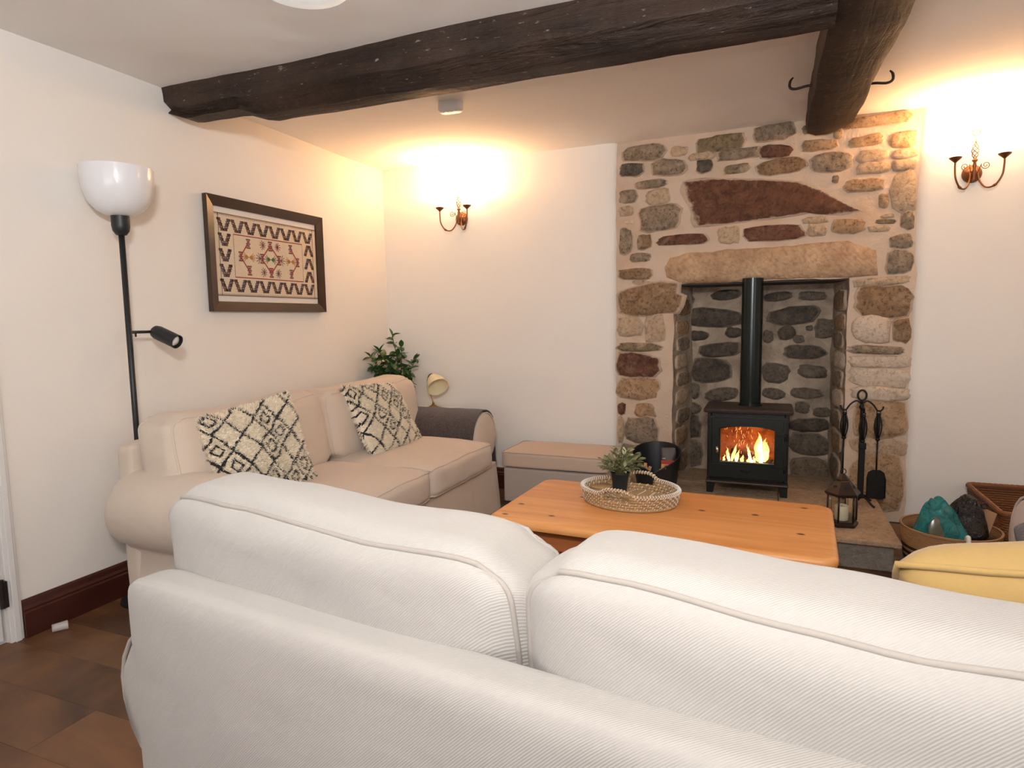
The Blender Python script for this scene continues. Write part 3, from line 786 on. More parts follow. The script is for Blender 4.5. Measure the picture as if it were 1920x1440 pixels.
# ================================================================== BEAMS
def beam_mesh(name, axis, a0, a1, prof, mat, label, n=60, wavy=0.012, seed=1, endcut=None, cat='beam'):
    rings = []
    for i in range(n+1):
        t = a0+(a1-a0)*i/n
        ring = []
        for j, (u, z) in enumerate(prof):
            p = Vector((t, u, z)) if axis == 'x' else Vector((u, t, z))
            if z < HC-0.01:
                d = nv((p.x*1.0, p.y, p.z), 1.7, seed+j*0.15)*wavy+nv(p, 7, seed)*wavy*0.4
            else:
                d = nv(p, 9, seed)*0.006; d.z = 0
            if axis == 'x': d.x = 0
            else: d.y = 0
            p = p+d
            if endcut: p = endcut(p, t)
            ring.append(p)
        rings.append(ring)
    mb = MB(); mb.loft(rings)
    o = mb.build(name, mat, None, smooth=True, autos=38)
    tag(o, label, cat)
    return o
T = HC+0.012
pr_ = [(-1.842, T), (-1.842, 2.24), (-1.838, 2.185), (-1.80, 2.158), (-1.745, 2.135), (-1.66, 2.133), (-1.618, 2.15), (-1.60, 2.20), (-1.60, T)]
def cut1(p, t):
    q = p.copy()
    if t < 0.50:                       # tapered bearing end at the left wall, with a step
        k = min(1, (0.50-t)/0.08)
        q.y += (-0.075)*k*(1 if q.y > -1.75 else 0)
        q.z += 0.020*k*(1 if q.z < 2.2 else 0)
    if t < 0.12 and q.z < 2.25: q.z += (0.12-t)*0.35
    return q
beam1 = beam_mesh('ceiling_beam', 'x', 0.004, 2.835, pr_, M['beam'], 'long dark oak ceiling beam running from the left wall across the room', 60, seed=1, endcut=cut1)
pr2 = [(2.818, T), (2.815, 2.25), (2.824, 2.222), (2.87, 2.205), (2.94, 2.202), (3.028, 2.205), (3.056, 2.214), (3.060, 2.25), (3.058, T)]
def cut2(p, t):
    q = p.copy()
    k = max(0, (t+0.45)/0.45)
    c = 2.93
    if t < -0.4 and q.z < HC-0.005: q.z -= 0.055*min(1, (-0.4-t)/1.1)
    q.x = c+(q.x-c)*(1-0.10*k)
    if t > -0.16 and q.x > 2.93: q.z += (t+0.16)*0.25*(q.x-2.93)/0.12 if q.z < HC-0.005 else 0
    return q
beam2 = beam_mesh('ceiling_beam', 'y', -6.49, -0.006, [(x, z) for x, z in pr2][::-1], M['beam_y'], 'dark oak beam running toward the stone chimney wall, iron hooks on its sides', 130, wavy=0.010, seed=4, endcut=cut2)
def hook(side, y, z):
    s_ = side; x0 = 2.822 if s_ < 0 else 3.05
    P = smooth_path([(x0-s_*0.02, y, z), (x0+s_*0.03, y, z), (x0+s_*0.075, y, z-0.006), (x0+s_*0.098, y, z+0.004), (x0+s_*0.098, y, z+0.03), (x0+s_*0.085, y-0.004, z+0.045)], 5)
    MB().tube(P, [0.006]*(len(P)-6)+[0.006-0.0006*i for i in range(6)], 8).build('hook', M['old_iron'], beam2)
hook(-1, -0.79, 2.235); hook(1, -0.70, 2.235)
MB().tube([(2.83, -1.38, 2.25), (2.79, -1.38, 2.25)], 0.005, 6).tube([(2.79, -1.38, 2.25), (2.786, -1.38, 2.25)], 0.011, 8).build('nail', M['old_iron'], beam2)
# ================================================================== SOFAS


def arm_profile(s_, cx, r=0.165, zc=0.455):
    """closed outline (x,z) of a rolled arm; s_=+1/-1 outward side"""
    pts = [(-0.165, 0.03), (-0.165, zc*0.5), (-0.163, zc-0.05)]
    for k in range(0, 15):
        a = R(180)-R(245)*k/14
        pts.append((r*math.cos(a), zc+r*math.sin(a)*0.98))
    pts += [(0.045, zc-0.18), (0.05, zc*0.4), (0.068, 0.03)]
    return [(cx+s_*x, z) for x, z in pts]


def make_sofa(name, label, loc, rotz, W, mat, pm, cushion_w, shift=0.0, seed=0, with_arms=True, cat='sofa', back_cushions=2, seat_cushions=2, ctop=0.86, sag=0.02, cuts=20, cth=0.23):
    t = thing(name, label, cat, loc, rotz)
    fh = W/2-0.11
    # back frame: continuous slipcovered panel down to the floor
    def ex(v_, p):
        v_.y += 0.010*math.sin(v_.x*13+seed+2*math.sin(v_.x*5))*max(0, 0.62-(v_.z+0.36))
        v_.x -= 0.03*p[0]*max(0, -v_.z)*0.6
        return v_
    cushion('backrest', (fh*2, 0.105, 0.715), 0.034, mat, t, (0, 0.0525, 0.010+0.3575), bulge=(0, 0.003, 0.0), seed=seed+1, amp=0.004, cuts=24, extra=ex, nscale=2.6)
    # base and skirt
    hw = W/2-0.20; mb = MB(); rings = []
    per = []
    for (x0, y0), (x1, y1), nn in (((-hw, 0.885), (hw, 0.885), 40), ((hw, 0.885), (hw, 0.10), 12), ((hw, 0.10), (-hw, 0.10), 10), ((-hw, 0.10), (-hw, 0.885), 12)):
        for k in range(nn): per.append((x0+(x1-x0)*k/nn, y0+(y1-y0)*k/nn))
    for z in (0.012, 0.07, 0.15, 0.24, 0.31):
        ring = []
        for i, (x, y) in enumerate(per):
            f_ = (0.31-z)/0.31
            d = 0.012*f_*math.sin(i*1.9+seed)*nz((x, y, z), 4, seed)*2+0.022*f_
            ring.append(Vector((x+d*(1 if x > 0 else -1)*(abs(x) > hw-0.01), y+d*(y > 0.8), z)))
        rings.append(ring)
    mb.loft(rings); mb.build('skirt', mat, t, autos=60)
    iw = W-2*0.33
    for i in range(seat_cushions):
        cw = iw/seat_cushions
        cushion('seat_cushion', (cw+0.004, 0.73, 0.165), 0.045, mat, t, (-iw/2+cw*(i+0.5), 0.565, 0.385), bulge=(0.006, 0.012, 0.028), seed=seed+10+i, amp=0.008, cuts=14, pipes=[(2, 1), (2, -1)], pmat=pm)
    if with_arms:
        for s_ in (-1, 1):
            cx = s_*(W/2-0.165); rings = []
            for y, k in ((0.045, 0.90), (0.06, 0.97), (0.09, 1.0), (0.3, 1.0), (0.55, 1.0), (0.775, 1.0), (0.80, 0.965), (0.808, 0.90)):
                pr = arm_profile(s_, cx)
                ring = []
                for x, z in pr:
                    zz = 0.32+(z-0.32)*k if z > 0.32 else z
                    xx = cx+(x-cx)*(k if z > 0.2 else 1-(1-k)*0.5)
                    d = nv((xx, y, zz), 4, seed+20)*0.006
                    ring.append(Vector((xx, y, zz))+d)
                rings.append(ring if s_ > 0 else ring[::-1])
            o = MB().loft(rings).build('arm', mat, t, autos=65)
            o2 = None
            P = [Vector((x, 0.80, z)) for x, z in arm_profile(s_, cx, 0.160) if z > 0.05]
            MB().tube(P, 0.0045, 6).build('piping', pm, o)
            if mat is M['sofa']: MB().tube([Vector((q.x, 0.052, q.z)) for q in P[2:-3]], 0.0045, 6).build('piping', pm, o)
    cw = cushion_w/back_cushions
    for i in range(back_cushions):
        x = -cushion_w/2+cw*(i+0.5)+shift
        def ex2(v_, p, i=i):
            # puffy ears: top corners stand slightly higher than the middle
            v_.z += 0.008*max(0, p[2])*(abs(p[0])**3)-0.006*math.sin(p[0]*2.2+i)*max(0, p[2])
            return v_
        cushion('back_cushion', (cw+0.006, cth, ctop-0.435), 0.060, mat, t, (x, 0.255, 0.445+(ctop-0.435)/2), bulge=(0.012, 0.035, 0.012), seed=seed+30+i*3.3, amp=0.009, cuts=cuts, shear=-0.17, droop=sag, extra=ex2, pipes=[(1, -1), (1, 1)], nscale=4.0, rc=0.07, pmat=pm)
    return t


sofaA = make_sofa('sofa', 'cream rolled-arm sofa against the left wall with two patterned cushions', (0.20, -1.38, 0), R(-90), 2.16, M['sofa_far'], M['piping_far'], 1.86, 0.02, seed=3, ctop=0.835)
sofaB = make_sofa('sofa', 'large off-white sofa in the foreground seen from behind', (2.393, -3.407, 0), R(-7), 1.98, M['sofa'], M['piping'], 1.665, -0.068, seed=11, ctop=0.862, sag=0.004, cth=0.205)
arm_c = make_sofa('armchair', 'pinkish beige armchair at the right edge behind the mustard cushion', (4.24, -2.02, 0), R(90), 1.02, M['pink_fabric'], M['pink_fabric'], 0.62, seed=23, back_cushions=1, seat_cushions=1, cat='armchair', cuts=10)

# ---- soft square cushions from four corners


def pillow(name, label, A, B, C, D, th, mat, cat='cushion', pinch=0.05, seed=0.0, n=26, pipe=False, tufts=0, group=None, ear=0.0):
    """A top-left, B top-right, C bottom-right, D bottom-left (front side faces the viewer of A..D)"""
    A, B, C, D = map(Vector, (A, B, C, D)); cen = (A+B+C+D)/4
    nrm = ((B-A).cross(D-A)).normalized(); nrm = -nrm
    root = thing(name, label, cat, tuple(cen), 0, group)
    def base(u, v_):
        # u 0..1 left-right, v 0..1 bottom-top
        a, b = 2*u-1, 2*v_-1
        a2 = a*(1-pinch*(1-b*b)); b2 = b*(1-pinch*(1-a*a))
        uu, vv = (a2+1)/2, (b2+1)/2
        p = (D*(1-uu)*(1-vv)+C*uu*(1-vv)+B*uu*vv+A*(1-uu)*vv)-cen
        tt = th*(max(0, (1-a*a))*max(0, (1-b*b)))**0.42
        return p, tt
    V = []; F = []; UV = []
    for side in (1, -1):
        off = len(V)
        for j in range(n+1):
            for i in range(n+1):
                u, v_ = i/n, j/n; p, tt = base(u, v_)
                q = p+nrm*side*tt+nv(p, 9, seed)*0.007+nrm*side*tt*0.25*nz(p, 6, seed)
                V.append(q); UV.append((u, v_))
        for j in range(n):
            for i in range(n):
                a = off+j*(n+1)+i; f_ = (a, a+1, a+n+2, a+n+1)
                F.append(f_ if side > 0 else f_[::-1])
    o = mk('cover', V, F, mat, root, uv=UV, sub=0)
    bm = bmesh.new(); bm.from_mesh(o.data); bmesh.ops.remove_doubles(bm, verts=bm.verts[:], dist=0.0008); bm.to_mesh(o.data); bm.free()
    if pipe:
        path = []
        for (u0, v0), (u1, v1) in (((0, 0), (1, 0)), ((1, 0), (1, 1)), ((1, 1), (0, 1)), ((0, 1), (0, 0))):
            for k in range(18):
                p, tt = base(u0+(u1-u0)*k/18, v0+(v1-v0)*k/18); path.append(p+nv(p, 9, seed)*0.007)
        MB().tube(path, 0.006, 8, closed=True).build('piping', mat, root)
    if tufts:
        rr = random.Random(int(seed*10)+3); V = []; F = []; UV = []
        for k in range(tufts):
            u, v_ = rr.random(), rr.random(); side = 1 if rr.random() < 0.75 else -1
            p, tt = base(u, v_)
            q = p+nrm*side*tt+nv(p, 9, seed)*0.007+nrm*side*tt*0.25*nz(p, 6, seed)
            edge = 1-min(1, tt/th)
            d = (nrm*side+Vector((rr.uniform(-1, 1), rr.uniform(-1, 1), rr.uniform(-1.1, 0.6)))*0.75+(p.normalized()*edge*1.2)).normalized()
            L = rr.uniform(0.010, 0.018); wv = d.orthogonal().normalized()*0.0016
            wv.rotate(Matrix.Rotation(rr.uniform(0, 6.28), 3, d))
            b0 = len(V); V += [q-wv-d*0.003, q+wv-d*0.003, q+wv*0.6+d*L*0.7, q+d*L, q-wv*0.6+d*L*0.7]; F.append((b0, b0+1, b0+2, b0+3, b0+4)); UV += [(u, v_)]*5
        o = mk('pile', V, F, mat, root, uv=UV, smooth=False); o['kind'] = 'stuff'
    return root


pillow('scatter_cushion', 'larger shaggy cream cushion with black lozenges on the near end of the left-wall sofa', (0.45, -2.255, 0.80), (0.58, -1.76, 0.875), (0.74, -1.78, 0.47), (0.66, -2.18, 0.44), 0.085, M['shag_a'], seed=1.3, tufts=26000, group='shaggy lozenge cushions')
pillow('scatter_cushion', 'shaggy lozenge cushion leaning by the throw-covered arm of the left-wall sofa', (0.50, -1.255, 0.845), (0.50, -0.76, 0.815), (0.70, -0.75, 0.465), (0.73, -1.29, 0.445), 0.075, M['shag_b'], seed=2.9, tufts=26000, group='shaggy lozenge cushions')
pillow('scatter_cushion', 'mustard yellow linen cushion with a piped edge behind the foreground sofa back', (2.86, -2.97, 0.80), (3.38, -3.03, 0.86), (3.38, -2.68, 0.52), (2.86, -2.62, 0.50), 0.13, M['yellow'], seed=5.1, pipe=True, pinch=0.03)
# ================================================================== THROWS
# over the far rolled arm of the left-wall sofa
th = MB(); cy = -(-(2.16/2-0.165))
armc = -1.38+(2.16/2-0.165)     # world y of the far arm roll centre
rings = []
prof = [(-0.180, 0.475)]
for k in range(0, 17):
    a = R(180)-R(205)*k/16; prof.append((0.176*math.cos(a), 0.456+0.176*math.sin(a)))
prof += [(0.168, 0.34), (0.180, 0.25), (0.184, 0.13)]
nx = 18
outer = [[Vector((0.48+0.515*i/nx, armc+u+0.004*math.sin(i*0.9+j), z+0.004*nz((i*0.3, j*0.3, 0)))) for j, (u, z) in enumerate(prof)] for i in range(nx+1)]
inner = [[Vector((p.x, armc+(p.y-armc)*0.965, 0.456+(p.z-0.456)*0.965 if p.z > 0.456 else p.z)) for p in r_] for r_ in outer]
rings = [o_+i_[::-1] for o_, i_ in zip(outer, inner)]
o = th.loft(rings).build('throw_blanket', M['throw'], autos=60)
tag(o, 'dark grey-brown flecked wool throw draped over the far sofa arm', 'throw')
o = cushion('throw_blanket', (0.34, 0.42, 0.10), 0.045, M['throw'], None, (3.53, -2.02, 0.525), bulge=(0.01, 0.01, 0.05), seed=9, amp=0.03, cuts=12, nscale=6)
tag(o, 'bundled dark grey-brown wool throw on the armchair seat at the right edge', 'throw')

# ================================================================== TABLE
tb = thing('coffee_table', 'long orange waxed pine coffee table with rounded corners', 'table', (2.292, -1.69, 0.009), R(-2.8))
def rrect(w_, d_, r_, seg=6):
    out = []
    for cx_, cy_, a0 in ((w_/2-r_, d_/2-r_, 0), (-w_/2+r_, d_/2-r_, 90), (-w_/2+r_, -d_/2+r_, 180), (w_/2-r_, -d_/2+r_, 270)):
        for k in range(seg+1):
            a = R(a0+90*k/seg); out.append((cx_+r_*math.cos(a), cy_+r_*math.sin(a)))
    return out
rings = []
for z, ins in ((0.415, 0.012), (0.418, 0.003), (0.426, 0.0), (0.438, 0.0), (0.446, 0.004), (0.450, 0.011), (0.451, 0.020)):
    rings.append([Vector((x, y, z)) for x, y in rrect(1.195-2*ins, 0.625-2*ins, 0.055-ins*0.8)])
MB().loft(rings).build('tabletop', M['pine'], tb, autos=50)
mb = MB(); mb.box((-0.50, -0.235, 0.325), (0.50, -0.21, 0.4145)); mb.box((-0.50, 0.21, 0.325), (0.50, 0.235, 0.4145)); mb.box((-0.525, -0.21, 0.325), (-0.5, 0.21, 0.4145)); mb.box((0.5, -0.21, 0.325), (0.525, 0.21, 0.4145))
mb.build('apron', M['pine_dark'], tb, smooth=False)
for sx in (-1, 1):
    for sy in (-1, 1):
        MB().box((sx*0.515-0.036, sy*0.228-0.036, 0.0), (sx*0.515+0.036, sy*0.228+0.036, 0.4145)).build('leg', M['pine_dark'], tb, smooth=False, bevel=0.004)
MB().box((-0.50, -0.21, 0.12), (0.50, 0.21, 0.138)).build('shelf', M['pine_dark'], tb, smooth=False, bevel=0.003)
TZ = 0.4605
# woven tray
ty = thing('woven_tray', 'oval coiled seagrass tray with white stitching and two handles on the table', 'tray', (2.155, -1.605, TZ), R(-8))
ax_, ay_ = 0.196, 0.158
def oval(a, k=1.0): return ax_*k*math.cos(a), ay_*k*math.sin(a)
def lift(a):
    # handles rise at the +y and -y sides
    d = min(abs((a-PI/2+PI) % (2*PI)-PI), abs((a-3*PI/2+PI) % (2*PI)-PI))
    return 0.024*math.exp(-(d/0.30)**4)
NA = 72; coils = []
mb = MB()
for c_ in range(5):
    zc = 0.011+c_*0.0105; k = 0.93+0.015*c_
    pts = []
    for i in range(NA):
        a = 2*PI*i/NA; x, y = oval(a, k)
        pts.append((x, y, zc))
    if c_ >= 3:    # leave a gap for the handle holes
        for lo, hi in ((PI/2+0.27, 3*PI/2-0.27), (-PI/2+0.27, PI/2-0.27)):
            seg = [(*oval(lo+(hi-lo)*i/30, k), zc) for i in range(31)]
            mb.tube(seg, 0.0062, 7)
    else: mb.tube(pts, 0.0062, 7, closed=True)
mb.build('wall_coils', M['seagrass'], ty)
mb = MB()
for c_ in range(11):
    k = 0.93-c_*0.085
    if k < 0.03: break
    mb.tube([(*oval(2*PI*i/48, k), 0.007) for i in range(48)], 0.0075, 6, closed=True)
mb.build('base_coils', M['seagrass'], ty)
rim = [(*oval(2*PI*i/NA, 0.995+0.02*(lift(2*PI*i/NA) > 0.01)), 0.060+lift(2*PI*i/NA)) for i in range(NA)]
mb = MB(); mb.tube(rim, 0.0065, 8, closed=True)
o_rim = mb.build('rim', M['seagrass'], ty)
# white cord stitches: short slanted wraps on coils, dense on the rim
mb = MB()
def wrap(a, k, zc, r_, slant=0.03, th_=0.0016, seg=7, full=True):
    P = []
    for j in range(seg+1):
        b = 2*PI*j/seg
        x, y = oval(a+slant*(j/seg-0.5), k+math.cos(b)*r_/0.17); P.append((x, y, zc+math.sin(b)*r_))
    mb.tube(P, th_, 5)
for i in range(100):
    a = 2*PI*i/100; wrap(a, 0.995+0.02*(lift(a) > 0.01), 0.060+lift(a), 0.0072, 0.035, 0.0018)
for c_ in range(5):
    for i in range(34):
        a = 2*PI*(i+0.42*c_)/34
        if c_ >= 3 and lift(a) > 0.006: continue
        wrap(a, 0.93+0.015*c_, 0.011+c_*0.0105, 0.0068, 0.07, 0.0013)
for c_ in range(1, 9):
    m_ = max(8, 26-c_*3)
    for i in range(m_): wrap(2*PI*(i+0.3*c_)/m_, 0.93-c_*0.085, 0.007, 0.0080, 0.05, 0.0011)
o = mb.build('stitching', M['cord_white'], ty); o['kind'] = 'stuff'

# leaf mesh
def leaf_mesh(L, W_, mat, fold=0.25, curl=0.2, name='leaf'):
    V = []; F = []; n = 6
    for i in range(n+1):
        t = i/n; w_ = W_*math.sin(PI*min(1, t*0.97+0.02))**0.8*(1-0.25*t)
        z = curl*L*(t*t)*-1
        V += [(-w_, t*L, z+fold*w_), (0, t*L, z), (w_, t*L, z+fold*w_)]
    for i in range(n):
        a = i*3; F += [(a, a+1, a+4, a+3), (a+1, a+2, a+5, a+4)]
    me = bpy.data.meshes.new(name); me.from_pydata(V, [], F); me.materials.append(mat)
    me.polygons.foreach_set('use_smooth', [True]*len(me.polygons)); return me


def put_leaf(me, parent, p, d, roll, s_=1.0):
    o = bpy.data.objects.new('leaf', me); COL.objects.link(o); o.parent = parent
    q = Vector(d).to_track_quat('Y', 'Z'); m4 = Matrix.Translation(p) @ q.to_matrix().to_4x4() @ Matrix.Rotation(roll, 4, 'Y') @ Matrix.Diagonal((s_, s_, s_, 1))
    o.matrix_local = m4; return o


pp = thing('potted_plant', 'small bushy grey-green artificial plant in a black pot inside the tray', 'plant', (2.098, -1.525, TZ+0.016))
MB().lathe([(0.024, 0), (0.027, 0.001), (0.037, 0.076), (0.039, 0.078), (0.039, 0.083), (0.035, 0.083), (0.034, 0.07), (0.001, 0.07)], 24).build('pot', M['pot_black'], pp, autos=40)
MB().lathe([(0.0345, 0.071), (0.02, 0.074), (0.001, 0.075)], 16).build('soil', M['soil'], pp)
l2 = leaf_mesh(0.032, 0.009, M['leaf2'], 0.3, 0.25); l3 = leaf_mesh(0.029, 0.009, M['leaf3'], 0.3, 0.2)
rl = random.Random(21); mbs = MB()
for k in range(34):
    a = rl.uniform(0, 2*PI); el = R(rl.choice((rl.uniform(5, 40), rl.uniform(30, 85))))
    d = Vector((math.cos(a)*math.cos(el), math.sin(a)*math.cos(el), math.sin(el)))
    tip = Vector((0, 0, 0.078))+Vector((d.x*0.085, d.y*0.085, d.z*0.088+0.010))
    P = smooth_path([(d.x*0.012, d.y*0.012, 0.072), (d.x*0.035, d.y*0.035, 0.085+d.z*0.04), tuple(tip)], 3)
    mbs.tube(P, 0.0011, 4)
    for j in range(7):
        q = P[min(len(P)-1, 2+j*(len(P)-2)//7)]
        dd = (d+Vector((rl.uniform(-1, 1), rl.uniform(-1, 1), rl.uniform(-0.6, 1.0)))*0.75).normalized()
        put_leaf(l3 if rl.random() < 0.28 else l2, pp, q, dd, rl.uniform(-1, 1), rl.uniform(0.75, 1.15))
mbs.build('stems', M['stem'], pp)
cs = thing('coaster_stack', 'round woven straw coasters beside the black plant pot in the tray', 'coaster', (2.018, -1.530, TZ+0.016))
for k in range(3): MB().lathe([(0.001, 0), (0.044, 0), (0.046, 0.002), (0.046, 0.005), (0.044, 0.007), (0.001, 0.007)], 32, Matrix.Translation((0.001*k, -0.001*k, 0.0075*k))).build('coaster', M['seagrass'], cs, autos=50)

# ================================================================== PICTURE on left wall
pc = thing('wall_picture', 'framed cream kilim textile with stepped motifs in a dark wood frame', 'picture', (0.006, -1.201, 1.559), R(90))
# local x runs along +y world (left to right in the photo), local -y faces the room
PW, PH, FR = 0.896, 0.590, 0.052
def fbar(p0, p1, p2, p3):
    # quads of the mitred bar: outer p0,p1 inner p2,p3
    mb = MB(); y0, y1 = -0.0, -0.030
    V = [(p0[0], y0, p0[1]), (p1[0], y0, p1[1]), (p2[0], y0, p2[1]), (p3[0], y0, p3[1]), (p0[0], y1, p0[1]), (p1[0], y1, p1[1]), (p2[0], y1+0.014, p2[1]), (p3[0], y1+0.014, p3[1])]
    mb.add(V, [(0, 1, 2, 3), (4, 7, 6, 5), (0, 4, 5, 1), (1, 5, 6, 2), (2, 6, 7, 3), (3, 7, 4, 0)])
    return mb
ox, oz, ix, iz = PW/2, PH/2, PW/2-FR, PH/2-FR
for q in (((-ox, oz), (ox, oz), (ix, iz), (-ix, iz)), ((ox, -oz), (-ox, -oz), (-ix, -iz), (ix, -iz)), ((-ox, -oz), (-ox, oz), (-ix, iz), (-ix, -iz)), ((ox, oz), (ox, -oz), (ix, -iz), (ix, iz))):
    fbar(*q).build('frame_bar', M['frame'], pc, smooth=False, bevel=0.0015)
MB().box((-ix, -0.006, -iz), (ix, -0.002, iz)).build('mount', M['mat'], pc, smooth=False)
tx, tz = ix-0.004, iz-0.030
tx_o = MB().box((-tx, -0.0085, -tz), (tx, -0.0062, tz)).build('textile', M['textile'], pc, smooth=False)
mb = MB(); ym = -0.0094
MI = {k: i for i, k in enumerate(('y_brown', 'y_blue', 'y_red', 'y_green', 'y_ochre', 'y_black', 'y_tan', 'y_dark'))}
def q4(x0, z0, x1, z1, c_):
    mb.cur = MI[c_]; mb.add([(x0, ym, z0), (x1, ym, z0), (x1, ym, z1), (x0, ym, z1)], [(0, 1, 2, 3)])
def seg(x0, z0, x1, z1, w_, c_):
    d = Vector((x1-x0, 0, z1-z0)); n_ = Vector((-d.z, 0, d.x)).normalized()*w_/2; mb.cur = MI[c_]
    a, b = Vector((x0, ym-0.0002, z0)), Vector((x1, ym-0.0002, z1)); mb.add([a-n_, b-n_, b+n_, a+n_], [(0, 1, 2, 3)])
def leg_motif(x, z, s_, cmain, hh=0.066, ww=0.025):
    # stepped slanting block: s_=+1 leans right going down
    st = 5
    for k in range(st):
        xx = x+s_*(k-(st-1)/2)*0.0056; zz = z+hh/2-hh*(k+0.5)/st
        q4(xx-ww/2, zz-hh/st*0.5, xx+ww/2, zz+hh/st*0.5, 'y_dark')
        q4(xx-ww*0.42, zz-hh/st*0.34, xx+ww*0.42, zz+hh/st*0.36, cmain)
        if k in (1, 3): mb.cur = MI['y_tan']; mb.add([(xx-ww*0.30, ym-0.0002, zz-0.0025), (xx+ww*0.30, ym-0.0002, zz-0.0025), (xx+ww*0.30, ym-0.0002, zz+0.0025), (xx-ww*0.30, ym-0.0002, zz+0.0025)], [(0, 1, 2, 3)])
cols = ('y_brown', 'y_blue')
for zrow in (0.155, -0.158):
    for i in range(8):
        x = -0.328+i*0.0925
        leg_motif(x-0.0215, zrow, 1, 'y_brown'); leg_motif(x+0.0215, zrow, -1, 'y_blue')
for k, z in enumerate((0.078, -0.002, -0.082)):
    leg_motif(-0.328-0.019, z, 1, 'y_blue' if k != 1 else 'y_brown'); leg_motif(-0.328+0.019, z, -1, 'y_brown' if k != 1 else 'y_blue')
    leg_motif(0.325+0.019, z, 1, 'y_brown'); leg_motif(0.325-0.019, z, -1, 'y_blue' if k == 1 else 'y_brown')
bx, bz = 0.268, 0.112
for (a, b, c_, d) in ((-bx, bz, bx, bz), (-bx, -bz, bx, -bz)): seg(a, b, c_, d, 0.005, 'y_red')
for i in range(30):
    z = -bz+2*bz*i/30
    q4(-bx-0.002, z, -bx+0.002, z+0.004, 'y_black'); q4(bx-0.002, z, bx+0.002, z+0.004, 'y_brown')
for s_ in (-1, 1): seg(s_*(tx-0.028), -tz, s_*(tx-0.028), tz, 0.003, 'y_black')
for i in range(110):
    x = -tx+2*tx*(i+0.5)/110
    for s_ in (-1, 1): q4(x-0.001, s_*tz-(0.012 if s_ > 0 else -0.002), x+0.001, s_*tz+(-0.002 if s_ > 0 else 0.012), 'y_brown')
seg(-tx, tz-0.002, tx, tz-0.002, 0.004, 'y_brown'); seg(-tx, -tz+0.002, tx, -tz+0.002, 0.004, 'y_brown')
def blob(x, z, r_):
    r_ *= 1.3
    for k in range(5):
        zz = z+(k-2)*r_*0.42; w_ = r_*(1.0, 0.62, 1.0, 0.62, 1.0)[k]
        q4(x-w_*0.6, zz-r_*0.17, x+w_*0.6, zz+r_*0.17, ('y_brown', 'y_red', 'y_blue', 'y_red', 'y_brown')[k])
def fan(x, z, s_, c_, r_=0.026):
    r_ *= 1.25
    for k in range(5):
        a = R(-62+31*k); seg(x, z, x+s_*r_*math.cos(a), z+r_*math.sin(a), 0.004, c_)
def bow(x, z, c_, w_=0.026):
    for s_ in (-1, 1):
        mb.cur = MI[c_]; mb.add([(x, ym-0.0003, z), (x+s_*w_, ym-0.0003, z-w_*0.75), (x+s_*w_*1.2, ym-0.0003, z), (x+s_*w_, ym-0.0003, z+w_*0.75)], [(0, 1, 2, 3)])
        fan(x+s_*w_, z, s_, c_, 0.022)
# centre lozenge
for a, b in (((-0.07, 0), (0, 0.078)), ((0, 0.078), (0.07, 0)), ((0.07, 0), (0, -0.078)), ((0, -0.078), (-0.07, 0))): seg(a[0]-0.0, a[1], b[0], b[1], 0.007, 'y_red')
for x, z in ((-0.066, 0), (0.066, 0), (0, 0.074), (0, -0.074)): blob(x, z, 0.021)
bow(0, 0, 'y_green', 0.020)
for s_ in (-1, 1):
    fan(s_*0.080, 0.0, s_, 'y_brown', 0.028)
    for zz in (-0.075, 0.075): fan(s_*0.052, zz, s_, 'y_red' if zz > 0 else 'y_brown', 0.024); fan(s_*0.06, zz, -s_, 'y_brown', 0.02)
for s_ in (-1, 1):
    seg(s_*0.165, 0.078, s_*0.225, 0.0, 0.007, 'y_red'); seg(s_*0.225, 0.0, s_*0.165, -0.078, 0.007, 'y_red')
    for x, z in ((0.165, 0.072), (0.222, 0), (0.165, -0.072)): blob(s_*x, z, 0.020)
    bow(s_*0.165, 0, 'y_ochre', 0.020)
mb.build('pattern', [M[k] for k in MI], tx_o, smooth=False)

# ================================================================== FLOOR LAMP
fl = thing('floor_lamp', 'tall charcoal floor lamp with white bowl shade and side reading spot', 'lamp', (0.150, -2.205, 0))
MB().lathe([(0.001, 0), (0.108, 0), (0.110, 0.004), (0.108, 0.014), (0.02, 0.018), (0.001, 0.018)], 32).build('base', M['lamp_metal'], fl, autos=40)
MB().tube([(0, 0, 0.015), (0, 0, 1.60)], 0.0115, 14).build('pole', M['lamp_metal'], fl)
MB().lathe([(0.012, 1.572), (0.020, 1.574), (0.031, 1.590), (0.0345, 1.61), (0.0345, 1.662), (0.001, 1.662)], 24).build('socket_cup', M['lamp_metal'], fl, autos=50)
pr = [(0.030, 1.650), (0.055, 1.655), (0.085, 1.672), (0.112, 1.705), (0.128, 1.750), (0.134, 1.800), (0.135, 1.842), (0.130, 1.842), (0.128, 1.80), (0.122, 1.752), (0.106, 1.710), (0.08, 1.678), (0.05, 1.662), (0.0, 1.66)]
MB().lathe(pr, 48).build('lamp_shade', M['white_shade'], fl, autos=60)
MB().tube([(0, 0, 1.170), (0, 0.125, 1.170)], 0.0065, 10).tube([(0, 0.03, 1.15), (0, 0.03, 1.165)], 0.004, 6).build('side_arm', M['lamp_metal'], fl)
m4 = Matrix.Translation((-0.005, 0.118, 1.176)) @ Vector((0.95, 0.12, -0.40)).to_track_quat('Z', 'Y').to_matrix().to_4x4()
mh = MB().lathe([(0.001, 0), (0.018, 0.003), (0.027, 0.012), (0.031, 0.03), (0.031, 0.135), (0.0285, 0.135), (0.0285, 0.10), (0.001, 0.10)], 24, m4)
sp = mh.build('spot_head', M['lamp_metal'], fl, autos=50)
MB().lathe([(0.001, 0.101), (0.026, 0.103), (0.027, 0.118), (0.018, 0.127), (0.001, 0.130)], 20, m4).build('bulb', M['bulb'], sp)

